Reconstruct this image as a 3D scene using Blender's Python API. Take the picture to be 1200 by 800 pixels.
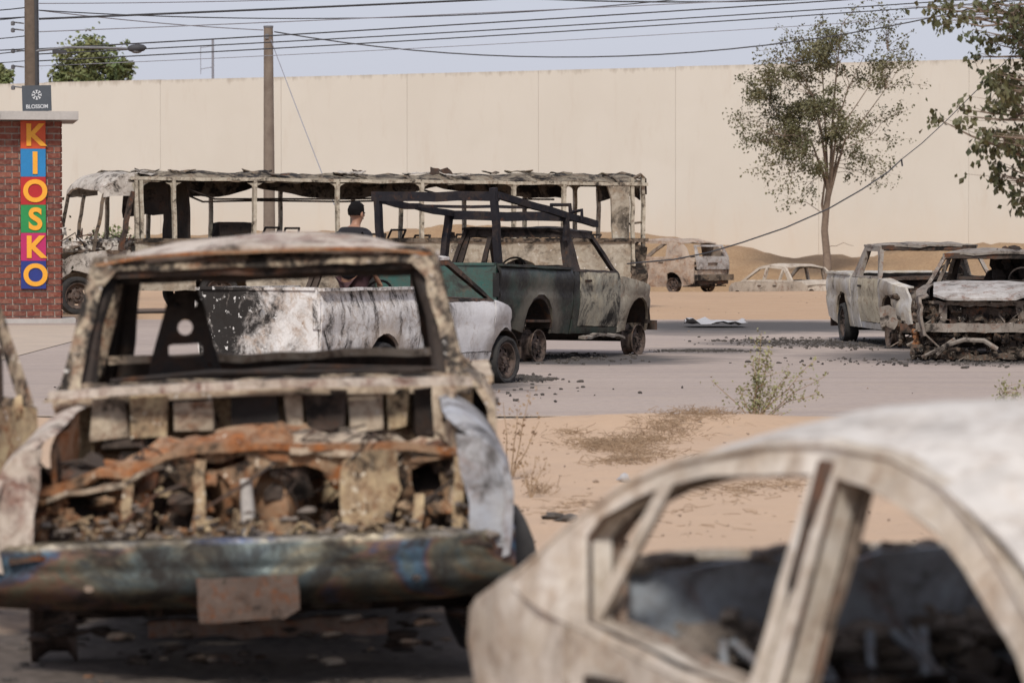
import bpy, bmesh, math, random
from mathutils import Vector, Matrix, noise, geometry

R = math.radians
random.seed(7)
for o in list(bpy.data.objects):
    bpy.data.objects.remove(o, do_unlink=True)
scene = bpy.context.scene
COL = scene.collection

# ------------------------------------------------------------------ camera
CAM_H = 1.75
F_PX = 4500.0
cam_d = bpy.data.cameras.new('camera')
cam = bpy.data.objects.new('camera', cam_d)
COL.objects.link(cam)
cam_d.sensor_width = 36.0
cam_d.lens = F_PX / 1200 * 36.0
cam_d.clip_start = 0.1
cam_d.clip_end = 6000
cam.location = (0, 0, CAM_H)
cam.rotation_euler = (R(90) - math.atan(136 / F_PX), 0, 0)
cam_d.dof.use_dof = True
cam_d.dof.focus_distance = 54.0
cam_d.dof.aperture_fstop = 5.0
scene.camera = cam

# ------------------------------------------------------------------ sky, sun, exposure
SUN_EL, SUN_AZ = 46.0, 189.0          # azimuth clockwise from +Y (behind the camera)
world = bpy.data.worlds.new('World')
scene.world = world
world.use_nodes = True
wn, wl = world.node_tree.nodes, world.node_tree.links
wn.clear()
w_out = wn.new('ShaderNodeOutputWorld')
w_bg = wn.new('ShaderNodeBackground')
w_sky = wn.new('ShaderNodeTexSky')
w_sky.sky_type = 'NISHITA'
w_sky.sun_disc = False
w_sky.sun_elevation = R(SUN_EL)
w_sky.sun_rotation = R(SUN_AZ)
w_sky.air_density = 1.0
w_sky.dust_density = 2.0
w_mix = wn.new('ShaderNodeMix'); w_mix.data_type = 'RGBA'
w_mix.inputs[0].default_value = 0.80
w_mix.inputs[7].default_value = (6.45, 6.65, 7.85, 1)       # even cloud layer over the clear sky
wl.new(w_sky.outputs[0], w_mix.inputs[6])
wl.new(w_mix.outputs[2], w_bg.inputs[0])
w_bg.inputs[1].default_value = 0.10
wl.new(w_bg.outputs[0], w_out.inputs[0])

sun_d = bpy.data.lights.new('sun', 'SUN')
sun = bpy.data.objects.new('sun', sun_d)
COL.objects.link(sun)
sun_d.energy = 3.1
sun_d.angle = R(10)
sun_d.color = (1.0, 0.95, 0.88)
sdir = Vector((math.sin(R(SUN_AZ)) * math.cos(R(SUN_EL)), math.cos(R(SUN_AZ)) * math.cos(R(SUN_EL)), math.sin(R(SUN_EL))))
sun.rotation_euler = sdir.to_track_quat('Z', 'Y').to_euler()
sun.location = (0, 0, 40)

vs = scene.view_settings
vs.view_transform = 'Standard'
vs.look = 'None'
vs.gamma = 1
vs.use_curve_mapping = False
vs.exposure = 0.0

# ------------------------------------------------------------------ helpers
def at(px, py, d):
    return Vector(((px - 600) / F_PX * d, d, CAM_H - (py - 264) / F_PX * d))

def nz(x, y=0.0, z=0.0):
    return noise.noise(Vector((x, y, z)))

def tag(o, label=None, cat=None, group=None, kind=None):
    if label: o['label'] = label
    if cat: o['category'] = cat
    if group: o['group'] = group
    if kind: o['kind'] = kind
    return o

def empty(name, loc=(0, 0, 0), rot=(0, 0, 0)):
    o = bpy.data.objects.new(name, None)
    COL.objects.link(o)
    o.location = loc
    o.rotation_euler = rot
    o.empty_display_size = 0.2
    return o

class MB:
    def __init__(s):
        s.v, s.f = [], []

    def add(s, vs, fs):
        n = len(s.v)
        s.v += [tuple(v) for v in vs]
        s.f += [tuple(i + n for i in f) for f in fs]
        return s

    def box(s, c, size, rot=None, jit=0.0):
        hx, hy, hz = size[0] / 2, size[1] / 2, size[2] / 2
        vs = [Vector((x * hx, y * hy, z * hz)) for z in (-1, 1) for y in (-1, 1) for x in (-1, 1)]
        if jit:
            vs = [v + Vector((random.uniform(-jit, jit), random.uniform(-jit, jit), random.uniform(-jit, jit))) for v in vs]
        if rot is not None:
            vs = [rot @ v for v in vs]
        c = Vector(c)
        return s.add([v + c for v in vs], [(0, 2, 3, 1), (4, 5, 7, 6), (0, 1, 5, 4), (2, 6, 7, 3), (0, 4, 6, 2), (1, 3, 7, 5)])

    def beam(s, p0, p1, w, h, up=(0, 0, 1), n=1, bend=0.0, seed=0):
        p0, p1 = Vector(p0), Vector(p1)
        t = (p1 - p0).normalized()
        up = Vector(up)
        if abs(t.dot(up)) > 0.97: up = Vector((0, 1, 0))
        a = t.cross(up).normalized()
        b = a.cross(t).normalized()
        rings = []
        for i in range(n + 1):
            c = p0.lerp(p1, i / n)
            if bend:
                k = math.sin(math.pi * i / n)
                c = c + a * bend * nz(i * .6, seed, 1) * k + b * bend * nz(i * .6, seed, 5) * k
            rings.append([c + a * (w / 2 * sx) + b * (h / 2 * sy) for sx, sy in ((-1, -1), (1, -1), (1, 1), (-1, 1))])
        vs = [v for r in rings for v in r]
        fs = [(3, 2, 1, 0)]
        for i in range(n):
            for k in range(4):
                fs.append((i * 4 + k, i * 4 + (k + 1) % 4, i * 4 + 4 + (k + 1) % 4, i * 4 + 4 + k))
        fs.append(tuple(n * 4 + k for k in range(4)))
        return s.add(vs, fs)

    def tube(s, pts, r, n=7, cap=True):
        pts = [Vector(p) for p in pts]
        if not isinstance(r, (list, tuple)): r = [r] * len(pts)
        rings = []
        a = None
        for i, p in enumerate(pts):
            t = (pts[min(i + 1, len(pts) - 1)] - pts[max(i - 1, 0)])
            if t.length < 1e-9: t = Vector((0, 0, 1))
            t.normalize()
            if a is None:
                a = t.cross(Vector((0, 0, 1)))
                if a.length < .1: a = t.cross(Vector((0, 1, 0)))
            a = (a - t * a.dot(t))
            if a.length < 1e-6: a = t.orthogonal()
            a.normalize()
            b = t.cross(a)
            rings.append([p + (a * math.cos(2 * math.pi * k / n) + b * math.sin(2 * math.pi * k / n)) * r[i] for k in range(n)])
        vs = [v for q in rings for v in q]
        fs = []
        for i in range(len(pts) - 1):
            for k in range(n):
                fs.append((i * n + k, i * n + (k + 1) % n, (i + 1) * n + (k + 1) % n, (i + 1) * n + k))
        if cap:
            fs.append(tuple(range(n))[::-1])
            fs.append(tuple((len(pts) - 1) * n + k for k in range(n)))
        return s.add(vs, fs)

    def lathe(s, prof, c, axis=(0, 1, 0), n=28, skip=None, arc=None):
        """prof = [(axial, radius)...] about axis through c; skip(i, k) drops faces"""
        ax = Vector(axis).normalized()
        a = ax.orthogonal().normalized()
        b = ax.cross(a)
        c = Vector(c)
        vs = []
        for (h, r) in prof:
            for k in range(n):
                t = 2 * math.pi * k / n
                vs.append(c + ax * h + (a * math.cos(t) + b * math.sin(t)) * r)
        fs = []
        for i in range(len(prof) - 1):
            for k in range(n):
                if skip and skip(i, k): continue
                fs.append((i * n + k, i * n + (k + 1) % n, (i + 1) * n + (k + 1) % n, (i + 1) * n + k))
        return s.add(vs, fs)

    def lump(s, c, r, seed=0, amp=.35, seg=8, sq=(1, 1, 1)):
        """crumpled, irregular mass"""
        c = Vector(c)
        vs, fs = [], []
        rings = seg // 2 + 1
        for i in range(rings + 1):
            th = math.pi * i / rings
            for k in range(seg):
                ph = 2 * math.pi * k / seg
                d = Vector((math.sin(th) * math.cos(ph), math.sin(th) * math.sin(ph), math.cos(th)))
                rr = 1 + amp * nz(d.x * 1.7 + seed * 3.1, d.y * 1.7 + seed, d.z * 1.7) * 1.6
                vs.append(c + Vector((d.x * r * rr * sq[0], d.y * r * rr * sq[1], d.z * r * rr * sq[2])))
        for i in range(rings):
            for k in range(seg):
                fs.append((i * seg + k, i * seg + (k + 1) % seg, (i + 1) * seg + (k + 1) % seg, (i + 1) * seg + k))
        return s.add(vs, fs)

    def build(s, name, mat, parent=None, smooth=40, recalc=True, kind=None, label=None):
        me = bpy.data.meshes.new(name)
        me.from_pydata(s.v, [], s.f)
        if recalc:
            bm = bmesh.new(); bm.from_mesh(me)
            bmesh.ops.remove_doubles(bm, verts=bm.verts, dist=1e-5)
            bmesh.ops.recalc_face_normals(bm, faces=bm.faces)
            bm.to_mesh(me); bm.free()
        if smooth:
            me.polygons.foreach_set('use_smooth', [True] * len(me.polygons))
            me.set_sharp_from_angle(angle=R(smooth))
        me.materials.append(mat)
        me.update()
        o = bpy.data.objects.new(name, me)
        COL.objects.link(o)
        if parent is not None: o.parent = parent
        if kind: o['kind'] = kind
        if label: o['label'] = label
        return o

def pip(x, y, poly):
    c = False
    n = len(poly)
    j = n - 1
    for i in range(n):
        xi, yi = poly[i]; xj, yj = poly[j]
        if (yi > y) != (yj > y) and x < (xj - xi) * (y - yi) / (yj - yi) + xi:
            c = not c
        j = i
    return c

def dens(poly, res, jag, seed):
    out = []
    n = len(poly)
    for i in range(n):
        a, b = poly[i], poly[(i + 1) % n]
        L = math.hypot(b[0] - a[0], b[1] - a[1])
        k = max(1, int(round(L / res)))
        for j in range(k):
            t = j / k
            x, y = a[0] + (b[0] - a[0]) * t, a[1] + (b[1] - a[1]) * t
            if jag:
                x += jag * nz(x * 9 + seed, y * 9, 3.3) * 2
                y += jag * nz(x * 9, y * 9 + seed, 8.3) * 2
            out.append((x, y))
    return out

def sheet(name, parent, mat, outer, fn, off, holes=(), res=.12, jag=.005, buck=.006, bf=2.5, seed=None, kind=None, label=None, smooth=45):
    """thick metal sheet: 2D outline with holes, triangulated, mapped to 3D by fn, given thickness off"""
    if seed is None: seed = random.uniform(0, 60)
    off = Vector(off)
    on = off.normalized()
    O = dens(outer, res, jag, seed)
    H = [dens(h, res * .8, jag, seed + 7 + i) for i, h in enumerate(holes)]
    pts, edges = [], []
    for loop in [O] + H:
        n0 = len(pts)
        pts += [Vector(p) for p in loop]
        edges += [(n0 + i, n0 + (i + 1) % len(loop)) for i in range(len(loop))]
    xs = [p[0] for p in O]; ys = [p[1] for p in O]
    bpts = [(p.x, p.y) for p in pts]
    x = min(xs) + res * .5
    row = 0
    while x < max(xs):
        y = min(ys) + res * (.5 if row % 2 else .25)
        while y < max(ys):
            qx, qy = x + res * .15 * nz(x * 7, y * 7, seed), y + res * .15 * nz(y * 7, x * 7, seed)
            if pip(qx, qy, O) and not any(pip(qx, qy, h) for h in H):
                if all((bx - qx) ** 2 + (by - qy) ** 2 > (res * .45) ** 2 for bx, by in bpts):
                    pts.append(Vector((qx, qy)))
            y += res
        x += res * .87
        row += 1
    rv, re_, rf = geometry.delaunay_2d_cdt(pts, edges, [], 0, 1e-6)[:3]
    tris = []
    for f in rf:
        cx = sum(rv[i].x for i in f) / len(f); cy = sum(rv[i].y for i in f) / len(f)
        if pip(cx, cy, O) and not any(pip(cx, cy, h) for h in H):
            tris.append(tuple(f))
    P = []
    for v in rv:
        p = Vector(fn(v.x, v.y))
        if buck:
            p = p + on * buck * (nz(p.x * bf + seed, p.y * bf, p.z * bf) * 1.4 + .5 * nz(p.x * bf * 3.1, p.y * bf * 3.1 + seed, p.z * bf * 3.1))
        P.append(p)
    n = len(P)
    V = P + [p + off for p in P]
    Fc = [t for t in tris] + [tuple(i + n for i in t[::-1]) for t in tris]
    ec = {}
    for t in tris:
        for i in range(len(t)):
            a, b = t[i], t[(i + 1) % len(t)]
            k = (min(a, b), max(a, b))
            if k in ec: ec[k] = None
            else: ec[k] = (a, b)
    for e in ec.values():
        if e: Fc.append((e[1], e[0], e[0] + n, e[1] + n))
    used = sorted({i for f in Fc for i in f})
    mp = {u: i for i, u in enumerate(used)}
    m = MB()
    m.v = [tuple(V[u]) for u in used]
    m.f = [tuple(mp[i] for i in f) for f in Fc]
    return m.build(name, mat, parent, smooth=smooth, kind=kind, label=label)

def arch(uc, rad, zc, z0, n=9):
    """points of a wheel arch cut into a lower edge at z0, going from high u to low u"""
    a0 = math.asin(max(-1, min(1, (z0 - zc) / rad)))
    return [(uc + rad * math.cos(a0 + (math.pi - 2 * a0) * i / n), zc + rad * math.sin(a0 + (math.pi - 2 * a0) * i / n)) for i in range(n + 1)]

def circ(x, y, r, n=10, ry=None):
    return [(x + r * math.cos(2 * math.pi * i / n), y + (ry or r) * math.sin(2 * math.pi * i / n)) for i in range(n)]

def rect(x0, y0, x1, y1):
    return [(x0, y0), (x1, y0), (x1, y1), (x0, y1)]

def interp(tab, x):
    if x <= tab[0][0]: return tab[0][1]
    for (a, b), (c, d) in zip(tab, tab[1:]):
        if x <= c: return b + (d - b) * (x - a) / (c - a)
    return tab[-1][1]

# ------------------------------------------------------------------ materials
class NT:
    def __init__(s, name):
        s.m = bpy.data.materials.new(name)
        s.m.use_nodes = True
        s.n, s.l = s.m.node_tree.nodes, s.m.node_tree.links
        s.b = s.n['Principled BSDF']
        tc = s.n.new('ShaderNodeTexCoord')
        s.co = tc.outputs['Object']

    def map(s, scale=(1, 1, 1), loc=(0, 0, 0), rot=(0, 0, 0)):
        m = s.n.new('ShaderNodeMapping')
        m.inputs['Scale'].default_value = scale
        m.inputs['Location'].default_value = loc
        m.inputs['Rotation'].default_value = rot
        s.l.new(s.co, m.inputs[0])
        return m.outputs[0]

    def noise(s, scale, detail=6, rough=.6, dist=0.0, co=None, off=0.0):
        t = s.n.new('ShaderNodeTexNoise')
        t.inputs['Scale'].default_value = scale
        t.inputs['Detail'].default_value = detail
        t.inputs['Roughness'].default_value = rough
        t.inputs['Distortion'].default_value = dist
        if co is None: co = s.map(loc=(off, off * 1.7, -off * .6)) if off else s.co
        s.l.new(co, t.inputs['Vector'])
        return t.outputs[0]

    def mr(s, v, lo, hi, a=0.0, b=1.0):
        m = s.n.new('ShaderNodeMapRange')
        m.inputs[1].default_value = lo; m.inputs[2].default_value = hi
        m.inputs[3].default_value = a; m.inputs[4].default_value = b
        s.l.new(v, m.inputs[0])
        return m.outputs[0]

    def math(s, op, a, b):
        m = s.n.new('ShaderNodeMath'); m.operation = op
        for i, q in enumerate((a, b)):
            if isinstance(q, (int, float)): m.inputs[i].default_value = q
            else: s.l.new(q, m.inputs[i])
        return m.outputs[0]

    def mix(s, f, a, b):
        m = s.n.new('ShaderNodeMix'); m.data_type = 'RGBA'
        if isinstance(f, (int, float)): m.inputs[0].default_value = f
        else: s.l.new(f, m.inputs[0])
        for i, q in ((6, a), (7, b)):
            if isinstance(q, (tuple, list)): m.inputs[i].default_value = (q[0], q[1], q[2], 1)
            else: s.l.new(q, m.inputs[i])
        return m.outputs[2]

    def sep(s, co=None):
        x = s.n.new('ShaderNodeSeparateXYZ')
        s.l.new(co or s.co, x.inputs[0])
        return x.outputs

    def ramp(s, v, stops):
        r = s.n.new('ShaderNodeValToRGB')
        e = r.color_ramp.elements
        while len(e) < len(stops): e.new(.5)
        for q, (p, c) in zip(e, stops):
            q.position = p; q.color = (c[0], c[1], c[2], 1)
        s.l.new(v, r.inputs[0])
        return r.outputs[0]

    def bump(s, h, strength=.3, dist=.02):
        b = s.n.new('ShaderNodeBump')
        b.inputs['Strength'].default_value = strength
        b.inputs['Distance'].default_value = dist
        s.l.new(h, b.inputs['Height'])
        s.l.new(b.outputs[0], s.b.inputs['Normal'])

    def done(s, col, rough=.8, metal=0.0):
        if isinstance(col, (tuple, list)): s.b.inputs['Base Color'].default_value = (col[0], col[1], col[2], 1)
        else: s.l.new(col, s.b.inputs['Base Color'])
        if isinstance(rough, (int, float)): s.b.inputs['Roughness'].default_value = rough
        else: s.l.new(rough, s.b.inputs['Roughness'])
        s.b.inputs['Metallic'].default_value = metal
        return s.m

def th(f): return .5 + (.5 - f) * .42

_off = [0.0]
def burnt(name, c1, c2, rust=.25, soot=.25, flake=0.0, sc=1.0, rough=.82, streak=False, grad=None, soft=.06, fine_k=.3, halos=(),
          rc=((.21, .075, .028), (.075, .032, .018)), fc=(.62, .58, .53), sootc=(.014, .012, .011), metal=0.0, bump=.35, spec=.18):
    """fire-damaged metal: burnt paint/ash tones, rust blooms, soot and flaking patches"""
    t = NT(name)
    sc = sc * 1.5
    _off[0] += 3.7
    o = _off[0]
    co = t.map(scale=(1.6, 1.6, .45), loc=(o, o, o)) if streak else t.map(loc=(o, o, o))
    n1 = t.noise(1.5 * sc, 10, .72, .5, co)
    n2 = t.noise(2.6 * sc, 10, .72, .7, t.map(loc=(o + 9, o - 4, o + 2)))
    n3 = t.noise(1.25 * sc, 11, .70, .6, t.map(scale=(1.5, 1.5, .6) if streak else (1, 1, 1), loc=(o - 6, o + 8, 3)))
    n4 = t.noise(13 * sc, 4, .6, .2, t.map(loc=(o, 2, 5)))
    fine = t.noise(55, 5, .7, 0, t.map(loc=(1, o, 5)))
    col = t.mix(t.mr(n1, .36, .64), c1, c2)
    col = t.mix(t.mr(fine, .3, .75, 0, fine_k), col, tuple(.45 * x for x in c2))
    col = t.mix(t.mr(t.noise(.8 * sc, 4, .5, 0, t.map(loc=(o, -o, 4))), .35, .65, 0, .35), col, tuple(.55 * x for x in c1))
    if rust > 0:
        rcol = t.mix(t.mr(n4, .35, .65), rc[0], rc[1])
        q = t.math('ADD', n2, t.math('MULTIPLY', n4, .12))
        col = t.mix(t.mr(q, th(rust) + .06 - soft * 1.3, th(rust) + .06 + soft * 1.3), col, rcol)
    if soot > 0:
        q = t.math('ADD', n3, t.math('MULTIPLY', n4, .16))
        if grad:
            ax = t.sep()[grad[0]]
            g = t.mr(ax, grad[1], grad[2], grad[3], grad[4])
            q = t.math('ADD', q, g)
        brown = tuple(.35 * a + .65 * b for a, b in zip(c2, (.075, .05, .036)))
        col = t.mix(t.mr(q, th(soot) + .08 - soft * 2.2, th(soot) + .08 + soft * .3, 0, .72), col, brown)
        col = t.mix(t.mr(q, th(soot) + .08 - soft * .6, th(soot) + .08 + soft, 0, .96), col, sootc)
    for hu, hz_, r0, r1, hc, hk in halos:
        xs = t.sep()
        dx = t.math('SUBTRACT', xs[0], hu); dz = t.math('SUBTRACT', xs[2], hz_)
        dd = t.math('SQRT', t.math('ADD', t.math('MULTIPLY', dx, dx), t.math('MULTIPLY', dz, dz)), 0)
        dd = t.math('ADD', dd, t.math('MULTIPLY', t.math('SUBTRACT', n1, .5), .55))
        col = t.mix(t.mr(dd, r0, r1, hk, 0), col, hc)
    if flake > 0:
        q = t.math('ADD', t.noise(6.5 * sc, 6, .65, .3, t.map(loc=(o, o, -o))), t.math('MULTIPLY', n1, .25))
        col = t.mix(t.mr(q, th(flake) + .125 - .012, th(flake) + .125 + .012), col, fc)
    t.bump(t.math('ADD', t.math('MULTIPLY', n4, .7), t.math('MULTIPLY', fine, .45)), bump, .012)
    rr = t.mr(n4, .3, .7, rough - .1, min(1, rough + .1))
    t.b.inputs['Specular IOR Level'].default_value = spec
    return t.done(col, rr, metal)

def plain(name, c1, c2, sc=3.0, rough=.8, bump=.2, metal=0.0, detail=6):
    t = NT(name)
    n = t.noise(sc, detail, .65, .2)
    f = t.noise(sc * 12, 4, .6)
    col = t.mix(t.mr(n, .35, .65), c1, c2)
    col = t.mix(t.mr(f, .3, .7, 0, .25), col, tuple(.6 * x for x in c2))
    if bump: t.bump(t.math('ADD', n, t.math('MULTIPLY', f, .4)), bump, .01)
    return t.done(col, rough, metal)

M = {}
M['soot'] = burnt('charred_steel', (.022, .019, .018), (.05, .042, .038), rust=.28, soot=.35, rc=((.10, .045, .022), (.04, .022, .015)))
M['soot2'] = burnt('charred_brown_steel', (.045, .036, .032), (.11, .085, .07), rust=.35, soot=.42)
M['rust'] = burnt('rusted_steel', (.27, .14, .075), (.44, .30, .19), rust=.46, soot=.22, flake=.10, sc=1.8, rc=((.36, .13, .04), (.15, .06, .028)), fc=(.60, .51, .41))
M['rim'] = burnt('burnt_rim_steel', (.085, .062, .052), (.16, .125, .108), rust=.3, soot=.42, sc=3, rc=((.15, .07, .04), (.06, .035, .025)))
M['tyre'] = plain('charred_rubber', (.014, .013, .013), (.04, .037, .035), 9, .95, .5)
# pickup in the foreground
M['fg_cream'] = burnt('burnt_cream_paint', (.68, .57, .43), (.47, .36, .26), rust=.32, soot=.28, flake=.10, sc=2.0, rc=((.24, .11, .055), (.11, .055, .035)))
M['fg_roof'] = burnt('burnt_roof_paint', (.70, .62, .54), (.48, .39, .31), rust=.34, soot=.26, sc=1.7, rc=((.22, .10, .07), (.12, .06, .05)))
M['fg_fender'] = burnt('blue_white_ashed_fender', (.42, .45, .51), (.52, .51, .50), rust=.22, soot=.34, sc=1.6, soft=.09)
M['fg_pillar'] = burnt('burnt_pillar_paint', (.56, .48, .34), (.34, .26, .19), rust=.38, soot=.52, sc=2.6, flake=.12, streak=True)
M['fg_bay'] = burnt('rusted_engine_bay', (.46, .34, .22), (.28, .17, .10), rust=.44, soot=.40, flake=.15, sc=3.0, rc=((.36, .135, .04), (.15, .06, .028)), fc=(.64, .54, .42))
M['fg_yellow'] = burnt('yellow_ash_panel', (.64, .51, .31), (.42, .29, .18), rust=.34, soot=.34, flake=.2, sc=3.2, fc=(.62, .54, .42))
M['fg_door'] = burnt('burnt_door_paint', (.50, .41, .24), (.32, .24, .16), rust=.42, soot=.34, sc=2.2, flake=.1)
# foreground sedan
M['sed'] = burnt('ash_white_sedan', (.70, .65, .585), (.50, .42, .325), rust=.30, soot=.13, sc=1.6, soft=.10, rc=((.36, .25, .16), (.24, .165, .115)), sootc=(.20, .16, .13), bump=.12, fine_k=.10)
M['sed_flange'] = burnt('sedan_door_flange', (.36, .30, .24), (.25, .20, .16), fine_k=.1, rust=.3, soot=.3, sc=2.4, soft=.08)
M['sed_roof'] = burnt('ash_white_sedan_roof', (.72, .675, .62), (.54, .505, .465), rust=.28, soot=.16, sootc=(.28, .265, .25), fine_k=.10, sc=1.4, soft=.09, rc=((.42, .36, .30), (.33, .27, .23)), bump=.2)
M['sed_glass'] = burnt('ash_whitened_windscreen', (.72, .675, .62), (.54, .505, .465), rust=.28, soot=.16, sootc=(.28, .265, .25), fine_k=.10, sc=1.6, soft=.08, rc=((.5, .42, .34), (.4, .33, .27)))
M['sed_in'] = burnt('sedan_bulkhead', (.36, .41, .46), (.27, .28, .29), rust=.22, soot=.24, sc=2.0, soft=.07)
# white small pickup
WHT = ((.82, .80, .78), (.72, .68, .64))
M['wp_clean'] = burnt('white_paint_light_burn', (.82, .81, .81), (.74, .72, .70), rust=.10, soot=.16, sc=1.0, rough=.4, spec=.5, soft=.08, halos=((3.82, .28, .36, .58, (.20, .165, .14), .85),), rc=((.45, .37, .29), (.30, .23, .18)))
M['wp_tail'] = burnt('white_tailgate_sooted', *WHT, soft=.085, rust=.36, soot=.50, flake=.15, sc=1.6, grad=(1, -.55, .35, -.17, .15), rc=((.42, .29, .19), (.25, .16, .10)), fc=(.72, .70, .67))
M['wp_side'] = burnt('white_paint_sooted', *WHT, rust=.30, soot=.34, flake=.12, sc=2.4, streak=True, fc=(.70, .67, .63), rc=((.42, .33, .25), (.27, .20, .15)), soft=.07, halos=((1.25, .30, .34, .52, (.40, .32, .25), .7),))
# green pickup
M['gp_side'] = burnt('burnt_green_paint', (.012, .042, .034), (.028, .052, .044), rust=.18, soot=.50, sc=1.0, rough=.45, spec=.3, soft=.08, halos=((1.15, .42, .50, .74, (.24, .205, .16), .55), (1.15, .30, .40, .58, (.05, .042, .036), .8), (-.1, .9, .15, .45, (.012, .011, .011), .95)), rc=((.24, .19, .14), (.11, .085, .065)))
M['gp_teal'] = burnt('teal_green_paint', (.030, .115, .096), (.040, .085, .074), rust=.14, soot=.30, sc=1.5, rough=.35, spec=.5, soft=.08)
M['gp_door'] = burnt('burnt_grey_tan_door', (.64, .55, .39), (.30, .30, .26), rust=.22, soot=.40, sc=1.3, soft=.08, rc=((.32, .24, .14), (.16, .11, .08)))
M['gp_fender'] = burnt('burnt_tan_fender', (.64, .57, .44), (.42, .38, .30), rust=.24, soot=.30, sc=1.2, soft=.08, halos=((4.18, .40, .42, .62, (.13, .10, .075), .8),))
M['gp_roof'] = burnt('burnt_dark_roof', (.028, .024, .024), (.055, .046, .043), rust=.2, soot=.45, sc=2)
M['rack'] = burnt('black_rack_steel', (.014, .013, .017), (.026, .024, .028), rust=.10, soot=.2, sc=2)
# bus
M['bus'] = burnt('burnt_bus_skin', (.58, .53, .44), (.40, .35, .27), rust=.26, soot=.28, sc=.9, soft=.10, flake=.1, rc=((.27, .17, .09), (.13, .08, .05)))
M['bus_roof'] = burnt('burnt_bus_roof', (.36, .315, .24), (.18, .15, .11), rust=.34, soot=.46, sc=1.2, streak=False, rc=((.22, .15, .09), (.11, .07, .05)))
M['bus_in'] = burnt('burnt_bus_lining', (.15, .12, .095), (.23, .19, .145), rust=.30, soot=.50, sc=1.1, rc=((.30, .20, .11), (.16, .1, .06)))
M['bus_post'] = burnt('burnt_bus_post', (.60, .55, .45), (.40, .35, .27), rust=.22, soot=.28, sc=2.4)
M['bus_ash'] = burnt('ash_grey_bus_nose', (.62, .57, .51), (.43, .39, .34), rust=.2, soot=.28, sc=2.2, flake=.1)
# right hand vehicles
M['rp_side'] = burnt('ash_white_pickup', (.62, .61, .61), (.56, .49, .37), rust=.18, soot=.14, sc=1.0, soft=.09, rc=((.33, .24, .13), (.2, .13, .08)), halos=((1.05, .36, .42, .62, (.34, .27, .18), .7), (4.15, .36, .42, .66, (.20, .15, .10), .75)))
M['rp_door'] = burnt('tan_burnt_door', (.58, .51, .38), (.46, .40, .29), rust=.22, soot=.14, sc=1.7, soft=.07)
M['rp_roof'] = burnt('burnt_pickup_roof', (.22, .19, .16), (.34, .30, .26), rust=.26, soot=.28, sc=1.7)
M['suv'] = burnt('ash_white_hood', (.50, .475, .45), (.34, .31, .285), rust=.24, soot=.22, sc=1.7, soft=.07)
M['suv_frame'] = burnt('burnt_brown_frame', (.17, .14, .12), (.30, .26, .22), rust=.28, soot=.36, sc=3, flake=.12)
M['suv_dark'] = burnt('charred_front_end', (.05, .042, .036), (.16, .13, .10), rust=.30, soot=.48, sc=4, flake=.16, fc=(.40, .36, .31))
# far cars
M['far_tan'] = burnt('far_car_ash_tan', (.52, .42, .33), (.35, .28, .23), rust=.36, soot=.16, sc=1.2, soft=.07, rc=((.33, .20, .12), (.2, .12, .08)))
M['far_white'] = burnt('far_car_ash_white', (.60, .52, .43), (.46, .39, .31), rust=.2, soot=.12, sc=1.2, soft=.07)

def mat_chrome():
    t = NT('heat_tinted_chrome')
    x = t.sep()
    n = t.noise(2.2, 5, .6, .8, t.map(scale=(.6, 1.0, 1.8)))
    film = t.ramp(n, [(.30, (.035, .045, .05)), (.42, (.06, .075, .072)), (.50, (.11, .095, .062)), (.55, (.13, .07, .045)), (.59, (.06, .055, .085)), (.64, (.05, .10, .15)), (.72, (.075, .10, .10))])
    n2 = t.noise(3.0, 4, .6, .6, t.map(scale=(1, .8, 1), loc=(7, 1, 3)))
    lip = t.ramp(n2, [(.30, (.16, .15, .14)), (.44, (.34, .28, .19)), (.52, (.38, .35, .30)), (.58, (.20, .25, .40)), (.66, (.34, .27, .18))])
    wob = t.math('ADD', x[2], t.math('MULTIPLY', n, .05))
    col = t.mix(t.mr(wob, .535, .555), film, lip)
    d = t.noise(4.5, 10, .72, .6, t.map(scale=(1, .8, 1), loc=(4, 4, 4)))
    col = t.mix(t.mr(d, .44, .60, 0, .92), col, (.03, .024, .02))
    f = t.noise(24, 6, .65)
    t.bump(t.math('ADD', f, d), .3, .012)
    return t.done(col, t.mr(d, .4, .62, .38, .85), .55)
M['chrome'] = mat_chrome()

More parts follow.
